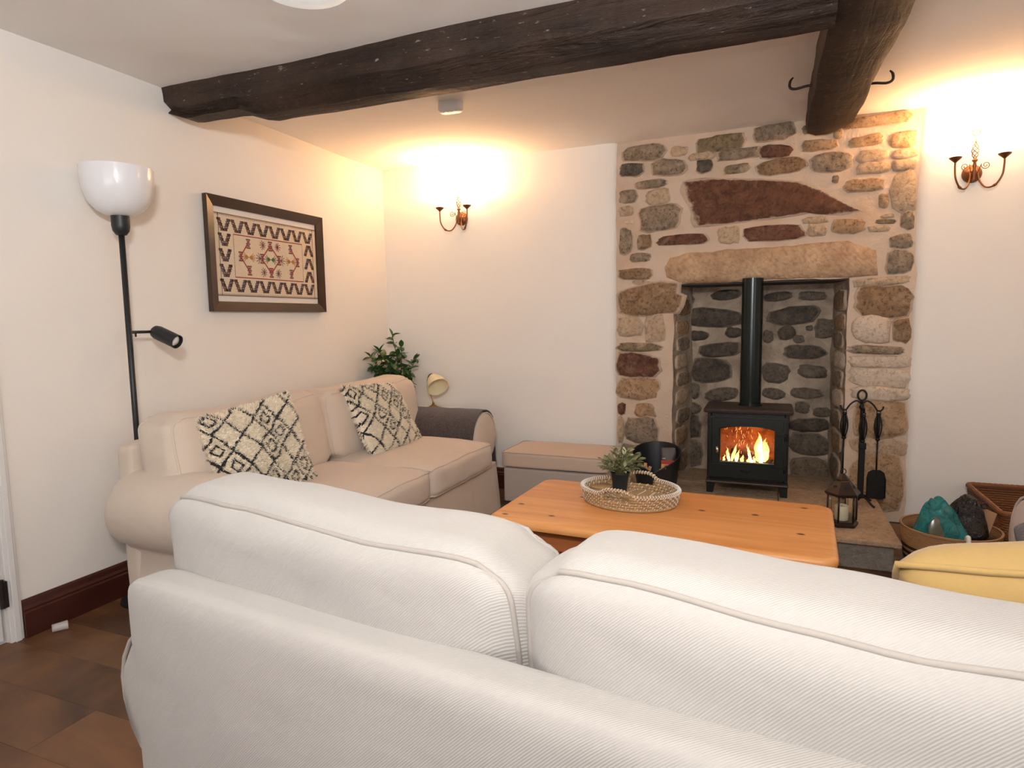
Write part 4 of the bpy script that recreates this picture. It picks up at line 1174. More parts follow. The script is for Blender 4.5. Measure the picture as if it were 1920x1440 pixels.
# ================================================================== WALL SCONCES
def sconce(label, loc):
    t = thing('wall_sconce', label, 'lamp', loc, 0, 'twin bell-shade wall lights')
    Mw = Matrix.Rotation(R(90), 4, 'X')
    MB().lathe([(0.046, 0.0), (0.045, 0.008), (0.030, 0.018), (0.018, 0.024), (0.013, 0.036), (0.016, 0.040), (0.008, 0.048), (0.001, 0.05)], 28, Mw).build('backplate', M['bronze'], t, autos=60)
    MB().lathe([(0.007, -0.045), (0.011, -0.035), (0.006, -0.02), (0.010, 0.0), (0.006, 0.02), (0.010, 0.03), (0.006, 0.05), (0.013, 0.058), (0.013, 0.063), (0.004, 0.07)], 14, Matrix.Translation((0, -0.045, 0))).build('stem', M['bronze'], t)
    mb = MB()
    for k in range(4):
        P = []
        for i in range(17):
            s_ = i/16; a = 2*PI*(k/4+s_*0.9); r_ = 0.016*math.sin(PI*s_)**0.7
            P.append((r_*math.cos(a), -0.045+r_*math.sin(a), 0.065+0.085*s_))
        mb.tube(P, 0.0022, 6)
    mb.lathe([(0.002, 0.148), (0.006, 0.155), (0.003, 0.163), (0.0055, 0.172), (0.001, 0.18)], 10, Matrix.Translation((0, -0.045, 0)))
    mb.tube([(0.016*math.cos(2*PI*i/20), -0.045, 0.200+0.016*math.sin(2*PI*i/20)) for i in range(20)], 0.0022, 6, closed=True)
    mb.build('twisted_finial', M['bronze'], t)
    for s_ in (-1, 1):
        P = smooth_path([(s_*0.016, -0.040, 0.0), (s_*0.022, -0.055, -0.045), (s_*0.045, -0.080, -0.085), (s_*0.075, -0.11, -0.082), (s_*0.098, -0.128, -0.04), (s_*0.104, -0.130, 0.01), (s_*0.104, -0.130, 0.052)], 6)
        mb = MB().tube(P, 0.0045, 10)
        mb.tube([P[17], P[18], P[19]], 0.0068, 8)
        mb.build('arm', M['bronze'], t)
        Q = []
        for i in range(30):
            a = 0.5+i*0.36; r_ = 0.021-0.0006*i
            Q.append((s_*(0.045+r_*math.cos(a+2.2)), -0.060, 0.030+r_*math.sin(a+2.2)))
        MB().tube([(s_*0.016, -0.045, 0.0)]+Q, 0.0018, 6).build('scroll', M['bronze'], t)
        cm = Matrix.Translation((s_*0.104, -0.130, 0))
        MB().lathe([(0.004, 0.040), (0.010, 0.046), (0.026, 0.060), (0.029, 0.066), (0.026, 0.068), (0.001, 0.066)], 24, cm).build('cup', M['bronze'], t, autos=60)
        sh = MB().lathe([(0.020, 0.068), (0.030, 0.075), (0.040, 0.092), (0.048, 0.112), (0.062, 0.132), (0.086, 0.150), (0.082, 0.150), (0.059, 0.136), (0.045, 0.114), (0.037, 0.094), (0.027, 0.078), (0.0, 0.072)], 32, cm).build('glass_shade', M['shade_lit'], t, autos=60)
        point('sconce_bulb', (loc[0]+s_*0.104, loc[1]-0.130, loc[2]+0.165), SCONCE_W, WARM, 0.035)
    return t


sconce('lit bronze twin wall light on the plain wall between the corner and the chimney', (0.643, -0.004, 1.905))
sconce('lit bronze twin wall light to the right of the stone chimney wall', (3.630, -0.004, 1.920))

# ================================================================== PENDANT (mostly above the frame)
pd = thing('pendant_light', 'round white pendant lamp hanging at the top edge of the view', 'lamp', (1.705, -2.915, 1.925))
MB().lathe([(0.001, -0.012), (0.060, -0.010), (0.100, -0.004), (0.113, 0.008), (0.112, 0.030), (0.001, 0.030)], 48).build('diffuser', M['pendant_lit'], pd, autos=60)
MB().lathe([(0.112, 0.028), (0.112, 0.075), (0.06, 0.105), (0.012, 0.115), (0.001, 0.115)], 48).build('shade', M['white_plastic'], pd, autos=60)
MB().tube([(0, 0, 0.11), (0, 0, 0.345)], 0.004, 8).build('cord', M['white_plastic'], pd)
MB().lathe([(0.05, 0.345), (0.05, 0.36), (0.045, 0.372), (0.001, 0.372)], 24).build('ceiling_rose', M['white_plastic'], pd)
# smoke alarm
sa = thing('smoke_alarm', 'small white oval smoke alarm on the ceiling behind the long beam', 'alarm', (1.135, -1.10, 2.252))
rings = []
for z, k in ((0.0, 0.86), (0.004, 0.95), (0.010, 1.0), (0.047, 1.0)):
    rings.append([Vector((x*k, y*k, z)) for x, y in rrect(0.135, 0.075, 0.036, 6)])
MB().loft(rings).build('housing', M['white_plastic'], sa, autos=50)
mb = MB()
for x in (-0.035, -0.012, 0.012, 0.035): mb.tube([(x, -0.01, 0.0005), (x, -0.01, -0.0015)], 0.004, 8)
mb.build('vent_dots', plain('vent_grey', (0.5, 0.45, 0.42), 0.6), sa)

# ================================================================== CORNER TABLE + PLANT + DESK LAMP
ct = thing('side_table', 'narrow cream corner table behind the sofa arm carrying plant and lamp', 'table', (0.33, -0.15, 0))
MB().box((-0.28, -0.115, 0.555), (0.28, 0.12, 0.575)).build('tabletop', M['white_gloss'], ct, smooth=False, bevel=0.003)
for sx in (-1, 1):
    for sy in (-1, 1): MB().box((sx*0.26-0.014, sy*0.095-0.014, 0.0), (sx*0.26+0.014, sy*0.095+0.014, 0.555)).build('leg', M['white_gloss'], ct, smooth=False)
pl = thing('potted_plant', 'glossy green leafy houseplant in the corner behind the sofa', 'plant', (0.165, -0.150, 0.576))
MB().lathe([(0.06, 0), (0.065, 0.002), (0.085, 0.13), (0.088, 0.133), (0.088, 0.142), (0.08, 0.142), (0.078, 0.12), (0.001, 0.12)], 28).build('pot', M['terracotta'], pl, autos=40)
MB().lathe([(0.079, 0.121), (0.04, 0.126), (0.001, 0.127)], 16).build('soil', M['soil'], pl)
lf = leaf_mesh(0.074, 0.026, M['leaf'], 0.22, 0.22); rl = random.Random(5)
stems = [((0.015, -0.01), (-0.02, -0.02, 0.52)), ((-0.02, 0.0), (-0.15, -0.03, 0.40)), ((0.02, -0.02), (0.09, -0.08, 0.44)), ((0.02, 0.01), (0.20, -0.07, 0.36)), ((-0.01, -0.02), (-0.12, -0.10, 0.28)), ((0.0, -0.03), (0.06, -0.14, 0.32)), ((0.03, -0.01), (0.17, -0.12, 0.22)), ((0, 0), (0.04, -0.05, 0.38)), ((-0.02, -0.03), (-0.10, -0.19, 0.38)), ((-0.02, -0.02), (-0.11, -0.14, 0.30)), ((0.01, -0.04), (-0.02, -0.20, 0.42)), ((0.02, -0.04), (0.08, -0.20, 0.34)), ((0.03, -0.02), (0.16, -0.15, 0.30)), ((0.02, -0.03), (0.13, -0.16, 0.14)), ((-0.02, -0.03), (-0.03, -0.16, 0.22)), ((0.0, -0.0), (-0.07, -0.06, 0.36))]
for (a, b), tip in stems:
    P = smooth_path([(a, b, 0.12), (a*1.5+tip[0]*0.35, b+tip[1]*0.3, 0.12+(tip[2]-0.12)*0.5), tip], 8)
    st = MB().tube(P, 0.0028, 6).build('stem', M['stem'], pl)
    for i in range(3, len(P), 1):
        t_ = (P[min(i+1, len(P)-1)]-P[i-1]).normalized()
        for _ in range(2 if i % 2 else 1):
            a_ = rl.uniform(0, 2*PI); side = t_.orthogonal().normalized(); side.rotate(Matrix.Rotation(a_, 3, t_))
            d = (side*1.0+t_*rl.uniform(0.1, 0.7)+Vector((0.15, -0.25, rl.uniform(-0.4, 0.2)))).normalized()
            end = P[i]+d*0.06+Vector((0.165, -0.150, 0))
            if end.x < 0.02 or end.y > -0.02: continue
            put_leaf(lf, st, P[i], d, rl.uniform(-0.6, 0.6), rl.uniform(0.65, 1.0))
    put_leaf(lf, st, P[-1], (P[-1]-P[-3]).normalized(), 0, 0.8)
dl = thing('desk_lamp', 'small brass table lamp with cream glass shade beside the houseplant', 'lamp', (0.455, -0.150, 0.576))
MB().lathe([(0.062, 0), (0.060, 0.006), (0.035, 0.014), (0.012, 0.026), (0.006, 0.045), (0.001, 0.046)], 24).build('base', M['brass'], dl, autos=50)
P = smooth_path([(0, 0, 0.04), (-0.012, 0, 0.08), (-0.035, 0, 0.13), (-0.045, 0, 0.19), (-0.030, 0, 0.235), (-0.005, 0, 0.248), (0.018, -0.01, 0.232)], 6)
MB().tube(P, 0.004, 8).build('stem', M['brass'], dl)
m4 = Matrix.Translation((0.006, -0.012, 0.232)) @ Vector((0.62, -0.50, -0.60)).to_track_quat('Z', 'Y').to_matrix().to_4x4() @ Matrix.Scale(1.18, 4)
shd = MB().lathe([(0.010, -0.004), (0.022, 0.002), (0.045, 0.030), (0.060, 0.070), (0.066, 0.100), (0.063, 0.100), (0.056, 0.070), (0.041, 0.033), (0.018, 0.006), (0.001, 0.004)], 32, m4).build('glass_shade', M['opal'], dl, autos=60)
MB().lathe([(0.001, -0.022), (0.008, -0.018), (0.013, -0.006), (0.011, 0.002), (0.001, 0.004)], 12, m4).build('finial', M['brass'], shd)

# ================================================================== OTTOMAN
ot = thing('ottoman', 'low upholstered beige storage footstool against the plain wall left of the fireplace', 'footstool', (1.46, -0.30, 0))
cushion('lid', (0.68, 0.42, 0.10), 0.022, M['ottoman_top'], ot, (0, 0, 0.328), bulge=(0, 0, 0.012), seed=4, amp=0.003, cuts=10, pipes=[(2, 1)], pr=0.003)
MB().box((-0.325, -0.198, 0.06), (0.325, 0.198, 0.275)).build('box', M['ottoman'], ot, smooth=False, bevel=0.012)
for sx in (-1, 1):
    for sy in (-1, 1): MB().lathe([(0.015, 0), (0.022, 0.06)], 12, Matrix.Translation((sx*0.28, sy*0.16, 0))).build('foot', M['mahogany'], ot)

# ================================================================== STOVE
SX, SY, SZ = 2.557, -0.215, 0.150
sv = thing('wood_stove', 'black wood-burning stove alight in the stone recess', 'stove', (SX, SY, SZ))
hw = 0.222; zb, zt = 0.085, 0.485; dp = 0.30
mb = MB()
mb.box((-hw, 0.006, zb), (-hw+0.02, dp, zt)); mb.box((hw-0.02, 0.006, zb), (hw, dp, zt)); mb.box((-hw+0.02, dp-0.02, zb), (hw-0.02, dp, zt)); mb.box((-hw+0.02, 0.012, zb), (hw-0.02, dp-0.02, zb+0.07)); mb.box((-hw+0.02, 0.012, zt-0.04), (hw-0.02, dp-0.02, zt))
mb.build('body', M['stove'], sv, smooth=False, bevel=0.004)
rings = []
for z, ins in ((zt, 0.004), (zt+0.006, 0.0), (zt+0.019, 0.0), (zt+0.025, 0.006)):
    rings.append([Vector((x, y+0.145, z)) for x, y in rrect(0.49-2*ins, 0.345-2*ins, 0.02)])
MB().loft(rings).build('top_plate', M['stove_top'], sv, autos=40)
# door frame with window
def dr_outer(ins, top=0.0): return None
dw, dz0, dz1 = 0.212, 0.098, 0.470
gx, gz0, gz1 = 0.146, 0.197, 0.405
def arch(w_, z0, z1, rise, r_=0.014, n_=10):
    P = [(-w_, z0), (w_, z0), (w_, z1-rise)]
    for k in range(1, n_): 
        t_ = k/n_; P.append((w_-2*w_*t_, z1-rise+rise*(1-abs(2*t_-1)**3.2)))
    P.append((-w_, z1-rise)); return P
outer = arch(dw, dz0, dz1, 0.004); inner = arch(gx, gz0, gz1, 0.016)
V = []; F = []; n_ = len(outer)
for y in (0.013, -0.008):
    V += [(x, y, z) for x, z in outer]; V += [(x, y, z) for x, z in inner]
for i in range(n_):
    j = (i+1) % n_
    F += [(2*n_+i, 2*n_+j, 3*n_+j, 3*n_+i), (i, n_+i, n_+j, j), (i, j, 2*n_+j, 2*n_+i), (n_+i, 3*n_+i, 3*n_+j, n_+j)]
dr = mk('door', V, F, M['stove'], sv, smooth=False, bevel=0.003)
mb = MB(); P = [(x, -0.010, z) for x, z in arch(dw-0.016, 0.178, dz1-0.012, 0.006)]; mb.tube(P, 0.003, 6, closed=True)
P = [(x, -0.010, z) for x, z in arch(gx+0.006, gz0-0.006, gz1+0.006, 0.016)]; mb.tube(P, 0.0028, 6, closed=True)
mb.build('moulding', M['stove'], dr)
V = [(x, 0.001, z) for x, z in arch(gx+0.002, gz0-0.002, gz1+0.002, 0.016)]; mk('glass_pane', V, [tuple(range(len(V)))], M['glass'], dr, smooth=False)
mb = MB(); mb.tube([(-0.165, -0.008, 0.26), (-0.165, -0.024, 0.26)], 0.006, 10); mb.tube([(-0.165, -0.022, 0.245), (-0.165, -0.026, 0.285)], 0.007, 10); mb.build('handle', M['chrome'], dr)
mb = MB(); mb.tube([(-0.035, -0.014, 0.145), (0.02, -0.014, 0.145)], 0.004, 8); mb.tube([(0.005, -0.01, 0.145), (0.005, -0.022, 0.145)], 0.008, 10); mb.build('air_control', M['iron'], dr)
for z in (0.365, 0.178):
    mb = MB(); mb.box((0.150, -0.018, z-0.007), (0.208, -0.004, z+0.007)); mb.lathe([(0.009, z-0.03), (0.009, z+0.006), (0.005, z+0.012)], 12, Matrix.Translation((0.207, -0.008, 0))); mb.build('hinge', M['iron'], sv, smooth=False)
mb = MB(); mb.box((-0.225, -0.045, 0.072), (0.225, 0.02, 0.084)); mb.build('ash_lip', M['stove_top'], sv, smooth=False, bevel=0.004)
for sx in (-1, 1):
    for y in (0.02, 0.27):
        mb = MB(); mb.loft([[Vector((sx*0.205-0.018, y-0.012, 0)), Vector((sx*0.205+0.018, y-0.012, 0)), Vector((sx*0.205+0.018, y+0.018, 0)), Vector((sx*0.205-0.018, y+0.018, 0))],
                            [Vector((sx*0.195-0.030, y-0.018, 0.085)), Vector((sx*0.195+0.028, y-0.018, 0.085)), Vector((sx*0.195+0.028, y+0.025, 0.085)), Vector((sx*0.195-0.030, y+0.025, 0.085))]])
        mb.build('leg', M['stove'], sv, smooth=False)
mb = MB().lathe([(0.060, zt+0.022), (0.060, 1.268)], 32, Matrix.Translation((0.008, 0.185, 0))); mb.lathe([(0.062, 0.66), (0.062, 0.664)], 32, Matrix.Translation((0.008, 0.185, 0))); mb.lathe([(0.068, zt+0.022), (0.068, zt+0.034)], 32, Matrix.Translation((0.008, 0.185, 0)))
mb.build('flue_pipe', M['flue'], sv, autos=40)
# fire bricks lining
mb = MB(); mb.box((-hw+0.021, dp-0.045, zb+0.072), (hw-0.021, dp-0.021, zt-0.042)); mb.box((-hw+0.021, 0.03, zb+0.072), (-hw+0.04, dp-0.046, zt-0.042)); mb.box((hw-0.04, 0.03, zb+0.072), (hw-0.021, dp-0.046, zt-0.042))
mb.build('firebrick_lining', M['firebrick'], sv, smooth=False)
MB().box((-hw+0.042, 0.02, zb+0.072), (hw-0.042, dp-0.048, zb+0.078)).build('grate', M['embers'], sv, smooth=False)
# logs
def log(p0, p1, r_, label, sd_):
    P = [Vector(p0)+(Vector(p1)-Vector(p0))*i/8+nv((i, sd_, 0), 0.6)*0.004 for i in range(9)]
    t = MB().tube(P, [r_*(1+0.12*nz((i, sd_, 2), 0.9)) for i in range(9)], 12)
    o = t.build('fire_log', [M['bark'], M['wood_end']], None)
    for pl_ in o.data.polygons:
        if len(pl_.vertices) > 4: pl_.material_index = 1
    tag(o, label, 'log', 'logs in the stove')
log((2.60, -0.10, 0.335), (2.705, -0.17, 0.335), 0.026, 'short log burning at the right behind the stove glass', 1)
log((2.42, -0.15, 0.338), (2.60, -0.07, 0.338), 0.022, 'charred log lying across the left of the stove fire', 2)
log((2.47, -0.06, 0.378), (2.62, -0.13, 0.374), 0.019, 'charred log resting on top of the two lower burning logs', 3)
fire = thing('flames', 'yellow-white flames burning behind the stove glass', 'fire', (SX, SY, 0.345))
def tongue(x, y, z, h_, r_, lean, sd_, core=False):
    rings = []
    for i in range(15):
        t_ = i/14; rr_ = r_*(math.sin(PI*min(1, (t_+0.10)/1.10))**0.9)*(1-t_)**0.35+0.0004
        cx_ = x+lean*t_**1.3+0.012*nz((t_*3, sd_, 0), 1)*t_*2; cy_ = y+0.008*nz((t_*3, sd_, 5), 1)
        rings.append([Vector((cx_+rr_*math.cos(2*PI*k/14)*(1+0.3*nz((t_*4, k*0.5, sd_), 1)), cy_+rr_*0.6*math.sin(2*PI*k/14), z+h_*t_)) for k in range(14)])
    MB().loft(rings).build('flame', M['flame_core' if core else 'flame'], fire)
for a in ((0.075, 0.06, -0.01, 0.185, 0.030, -0.018, 1), (0.092, 0.065, -0.01, 0.150, 0.026, 0.012, 2), (0.10, 0.05, 0.0, 0.12, 0.022, 0.01, 3), (0.062, 0.05, 0, 0.10, 0.02, 0.0, 4),
          (0.022, 0.045, -0.02, 0.125, 0.010, -0.020, 5), (-0.10, 0.05, -0.01, 0.085, 0.011, -0.018, 6), (-0.085, 0.055, -0.01, 0.11, 0.012, 0.03, 7), (-0.058, 0.05, -0.01, 0.07, 0.014, 0.008, 8),
          (-0.13, 0.05, -0.02, 0.05, 0.008, 0.0, 9), (0.01, 0.045, -0.025, 0.05, 0.014, 0.0, 10), (0.036, 0.045, -0.025, 0.06, 0.012, 0.01, 11), (-0.03, 0.05, -0.015, 0.05, 0.012, 0.01, 12)): tongue(*a)
for a in ((0.078, 0.052, -0.005, 0.155, 0.020, -0.014, 1), (0.096, 0.055, -0.005, 0.105, 0.019, 0.008, 2), (0.022, 0.040, -0.02, 0.10, 0.006, -0.014, 5), (-0.096, 0.045, -0.01, 0.05, 0.006, -0.012, 6), (0.03, 0.040, -0.025, 0.045, 0.010, 0.0, 11), (-0.058, 0.045, -0.01, 0.045, 0.008, 0.0, 8)): tongue(*a, core=True)
mb = MB(); rs = random.Random(3)
for k in range(46):
    x = rs.gauss(-0.025, 0.045); z = rs.uniform(0.04, 0.20); a = rs.uniform(-0.6, 0.6); L = rs.uniform(0.006, 0.022)
    p = Vector((x, rs.uniform(0.03, 0.10), z)); mb.tube([p, p+Vector((math.sin(a)*L*0.6, 0, L*0.6)), p+Vector((math.sin(a*0.3)*L, 0, L))], 0.0006, 4)
o = mb.build('sparks', M['spark'], fire); o['kind'] = 'stuff'
point('fire_glow', (SX+0.03, SY+0.10, 0.44), 1.3, (1.0, 0.42, 0.12), 0.04)

# ================================================================== COAL BUCKET
bk = thing('log_bucket', 'black open-fronted metal scuttle on the hearth left of the stove', 'bucket', (2.035, -0.19, SZ+0.001))
rings = []; N_ = 34
def bh(a):   # a: 0 = towards viewer (-y)
    return 0.115+0.140*(0.5-0.5*math.cos(a))**0.45
outer = []; 
for lev in range(7):
    ring = []
    for k in range(N_):
        a = 2*PI*k/N_; z = bh(a)*lev/6; r_ = 0.118+0.028*lev/6
        ring.append(Vector((r_*math.sin(a), -r_*math.cos(a), z)))
    rings.append(ring)
inn = [[Vector((p.x*0.965, p.y*0.965, max(p.z, 0.006))) for p in r_] for r_ in rings[::-1]]
MB().loft(rings+inn, cap=False).lathe([(0.001, 0.0), (0.118, 0.0), (0.118, 0.008), (0.001, 0.008)], N_).build('tub', M['black_plastic'], bk, autos=50)
MB().tube([rings[-1][k] for k in range(N_)], 0.004, 6, closed=True).build('rolled_rim', M['black_plastic'], bk)
fb = thing('firelighter_bag', 'brown printed kindling bag with a red band inside the black scuttle', 'bag', (2.095, -0.115, SZ+0.012), R(8))
def exb(v_, p):
    v_.y *= 1-0.7*max(0, p[2]); return v_
cushion('bag', (0.095, 0.06, 0.225), 0.015, M['bag_brown'], fb, (0, 0, 0.1125), bulge=(0, 0.008, 0), seed=3, amp=0.006, cuts=10, extra=exb, nscale=14)
mb = MB(); mb.cur = 0; mb.box((-0.043, -0.037, 0.105), (0.043, -0.034, 0.150)); mb.cur = 1
for z, wv in ((0.095, 0.04), (0.087, 0.035), (0.078, 0.02)): mb.box((-wv, -0.037, z), (wv, -0.034, z+0.004))
for i in range(9): mb.box((-0.036+i*0.008, -0.0385, 0.118), (-0.0315+i*0.008, -0.0370, 0.126))
for i in range(3): mb.box((-0.036+i*0.007, -0.037, 0.158), (-0.031+i*0.007, -0.034, 0.165))
mb.build('printed_band', [M['print_red'], M['print_cream']], fb, smooth=False)
rk = random.Random(8)
for k, (x, y, a, b) in enumerate(((-0.06, -0.02, 0.25, 0.1), (-0.02, -0.055, -0.3, 0.15), (0.035, -0.065, 0.15, 0.3), (0.07, -0.05, -0.35, 0.1), (-0.075, -0.05, 0.1, -0.2), (0.0, -0.09, 0.5, 0.2))):
    m4 = Matrix.Translation((2.035+x, -0.19+y, SZ+0.03)) @ Matrix.Rotation(a, 4, 'Y') @ Matrix.Rotation(b, 4, 'X')
    o = MB().box((-0.009, -0.007, 0), (0.009, 0.007, 0.105+0.02*(k % 3)), m4).build('kindling_stick', M['firewood'], None, smooth=False)
    tag(o, ('split kindling stick at the left side of the black scuttle', 'kindling stick left of centre in the black scuttle', 'tall kindling stick before the printed bag in the scuttle',
            'kindling stick leaning at the right side of the black scuttle', 'low kindling stick at the front left of the black scuttle', 'foremost kindling stick across the open front of the scuttle')[k], 'kindling', 'kindling in the scuttle')

# ================================================================== FIRE TOOLS
FTX, FTY = 3.140, -0.20
ft = thing('companion_stand', 'black iron fireside tool stand with ring top right of the stove', 'tool stand', (FTX, FTY, SZ+0.001))
mb = MB().lathe([(0.007, 0.02), (0.007, 0.53)], 10)
mb.build('post', M['iron'], ft)
for k in range(4):
    a = R(45+90*k); c_, s_ = math.cos(a), math.sin(a)
    MB().tube(smooth_path([(0, 0, 0.03), (c_*0.04, s_*0.04, 0.045), (c_*0.085, s_*0.085, 0.012), (c_*0.10, s_*0.10, 0.007)], 5), 0.006, 8).build('foot', M['iron'], ft)
mb = MB(); P = [(0.021*math.cos(2*PI*i/24), 0, 0.605+0.028*math.sin(2*PI*i/24)) for i in range(24)]; mb.tube(P, 0.0055, 8, closed=True)
mb.lathe([(0.007, 0.525), (0.014, 0.54), (0.008, 0.555), (0.010, 0.575), (0.004, 0.58)], 12)
mb.build('ring_top', M['iron'], ft)
for sx, sy in ((-1, 0), (1, 0), (0, -1)):
    P = smooth_path([(0, 0, 0.555), (sx*0.025, sy*0.025, 0.575), (sx*0.055, sy*0.055, 0.555), (sx*0.078, sy*0.078, 0.522), (sx*0.098, sy*0.098, 0.530), (sx*0.104, sy*0.104, 0.548)], 6)
    MB().tube(P, 0.0045, 8).build('hanging_arm', M['iron'], ft)
mb = MB(); mb.tube([(0.020*math.cos(2*PI*i/20), -0.02, 0.500+0.020*math.sin(2*PI*i/20)) for i in range(20)], 0.003, 6, closed=True)
def tool(name, label, x, y, end):
    t = thing(name, label, 'fire tool', (x, y, SZ), 0, 'fireside tools hanging on the stand')
    mb = MB(); mb.tube([(0.009*math.cos(2*PI*i/16), 0, 0.517+0.010*math.sin(2*PI*i/16)) for i in range(16)], 0.0025, 6, closed=True)
    mb.build('loop', M['iron'], t)
    mb = MB()
    for k in range(7):
        P = []
        for i in range(13):
            s_ = i/12; a = 2*PI*k/7+s_*0.25; r_ = 0.006+0.013*math.sin(PI*s_)
            P.append((r_*math.cos(a), r_*math.sin(a), 0.505-0.135*s_))
        mb.tube(P, 0.0026, 5)
    mb.lathe([(0.009, 0.498), (0.013, 0.505), (0.009, 0.512)], 12); mb.lathe([(0.008, 0.360), (0.013, 0.368), (0.009, 0.376)], 12)
    mb.lathe([(0.006, 0.376), (0.009, 0.44), (0.006, 0.50)], 10)
    mb.build('cage_handle', M['iron'], t)
    MB().tube([(0, 0, 0.365), (0, 0, 0.16)], 0.0045, 8).build('shaft', M['iron'], t)
    end(t)
def shovel(t):
    out = [(-0.018, 0.200), (-0.040, 0.185), (-0.046, 0.16), (-0.044, 0.045), (-0.038, 0.035), (0.038, 0.035), (0.044, 0.045), (0.046, 0.16), (0.040, 0.185), (0.018, 0.200)]
    mb = MB(); a = [Vector((x, -0.004-0.10*x*x*0, z)) for x, z in out]; b = [Vector((x*0.93, 0.004, 0.115+(z-0.115)*0.96)) for x, z in out]
    mb.loft([a, b]); 
    for x in (-0.044, 0.044): mb.box((x-0.002, -0.022, 0.045), (x+0.002, 0.002, 0.155))
    mb.build('shovel_blade', M['iron'], t, smooth=False, bevel=0.002)
def poker(t):
    P = smooth_path([(0, 0, 0.16), (0, 0, 0.05), (0.003, 0, 0.03), (-0.012, 0, 0.035)], 5); MB().tube(P, 0.0045, 8).tube([(0, 0, 0.08), (0.022, 0, 0.065)], [0.0045, 0.001], 6).build('poker_tip', M['iron'], t)
def brush(t):
    mb = MB(); mb.box((-0.018, -0.010, 0.325), (0.018, 0.010, 0.36)); mb.box((-0.016, -0.006, 0.06), (0.014, 0.006, 0.33)); mb.build('tong_jaw', M['iron'], t, smooth=False, bevel=0.004)
tool('fire_poker', 'black iron poker hanging at the left of the tool stand', FTX-0.082, FTY, poker)
tool('fire_shovel', 'black iron shovel with square blade hanging at the right of the tool stand', FTX+0.082, FTY, shovel)
tool('fire_tongs', 'thicker flat-bodied black tongs hanging at the front of the tool stand', FTX, FTY-0.082, brush)

# ================================================================== LANTERN
ln = thing('lantern', 'dark bronze hexagonal glass lantern standing at the hearth edge', 'lantern', (3.020, -0.610, SZ+0.001), R(12))
def hexa(r_, z, o=0): return [Vector((r_*math.cos(R(60*k+o)), r_*math.sin(R(60*k+o)), z)) for k in range(6)]
M['lantern'] = plain('lantern_bronze', (0.035, 0.022, 0.018), 0.4, 0.6, 0.3, 30)
MB().loft([hexa(0.078, 0), hexa(0.078, 0.012), hexa(0.070, 0.018), hexa(0.070, 0.024)]).build('base', M['lantern'], ln, smooth=False)
for k in range(6):
    a, b = hexa(0.068, 0.024)[k], hexa(0.068, 0.155)[k]; MB().tube([a, b], 0.0042, 6).build('corner_post', M['lantern'], ln)
    c0, c1 = hexa(0.064, 0.024)[k], hexa(0.064, 0.024)[(k+1) % 6]; d0, d1 = hexa(0.064, 0.152)[k], hexa(0.064, 0.152)[(k+1) % 6]
    e = (c1-c0)*0.06; mk('glass_pane', [c0+e, c1-e, d1-e, d0+e], [(0, 1, 2, 3)], M['glass'], ln, smooth=False)
MB().loft([hexa(0.074, 0.150), hexa(0.084, 0.160), hexa(0.084, 0.166), hexa(0.070, 0.180), hexa(0.036, 0.222), hexa(0.030, 0.226), hexa(0.030, 0.230), hexa(0.014, 0.250), hexa(0.006, 0.258)]).build('roof', M['lantern'], ln, smooth=False)
mb = MB()
for k in range(6):
    m0 = (hexa(0.0575, 0.197)[k]+hexa(0.0575, 0.197)[(k+1) % 6])/2; m0 *= 1.0
    for j in range(5):
        a = 2*PI*j/5; tdir = (hexa(1, 0)[(k+1) % 6]-hexa(1, 0)[k]).normalized(); udir = Vector((-(m0.x), -(m0.y), 0)).normalized()*0.63+Vector((0, 0, 0.777))
        c_ = m0+tdir*0.006*math.cos(a)+udir*0.006*math.sin(a); nn_ = Vector((m0.x, m0.y, 0)).normalized()*0.0035+Vector((0, 0, 0.0025))
        mb.tube([c_, c_+nn_*0.6], 0.0026, 6)
mb.build('pierced_flowers', M['pot_black'], ln)
MB().tube([(0.013*math.cos(2*PI*i/20), 0, 0.268+0.013*math.sin(2*PI*i/20)) for i in range(20)], 0.0022, 6, closed=True).build('hanging_ring', M['lantern'], ln)
cd = thing('candle', 'ivory pillar candle inside the hexagonal lantern', 'candle', (3.018, -0.612, SZ+0.0255))
def cz(a): return 0.070+0.004*math.sin(a+1)
MB().lathe([(0.001, 0), (0.031, 0), (0.032, 0.002), (0.032, 0.070), (0.029, 0.073), (0.022, 0.066), (0.001, 0.064)], 28).build('wax', M['candle'], cd, autos=60)
MB().tube([(0, 0, 0.063), (0.001, 0, 0.073)], 0.001, 5).build('wick', M['pot_black'], cd)

# ================================================================== BASKETS on the right
BX, BY = 3.452, -0.725
rb = thing('round_basket', 'round bamboo basket with dark bands on the floor right of the hearth', 'basket', (BX, BY, 0.001))
def bring(r_, z): return [Vector((r_*math.cos(2*PI*k/40), r_*math.sin(2*PI*k/40), z)) for k in range(40)]
zs_ = [0.0, 0.02, 0.045, 0.06, 0.080, 0.092, 0.108, 0.120, 0.134, 0.215]
for i in range(len(zs_)-1):
    z0, z1 = zs_[i], zs_[i+1]; r0, r1 = 0.165+0.032*(z0/0.215)**0.6, 0.165+0.032*(z1/0.215)**0.6
    m_ = M['bamboo_dark'] if i % 2 == 1 and i < 8 else M['bamboo']
    bo = [bring(r0, z0), bring(r1+0.0, z1), bring(r1-0.008, z1), bring(r0-0.008, z0), bring(r0, z0)]
    MB().loft(bo, cap=False).build('band', m_, rb)
MB().lathe([(0.001, 0.002), (0.15, 0.002), (0.15, 0.008), (0.001, 0.008)], 40).build('bottom', M['bamboo'], rb)
MB().tube(bring(0.194, 0.216), 0.006, 8, closed=True).build('rim', M['bamboo'], rb)
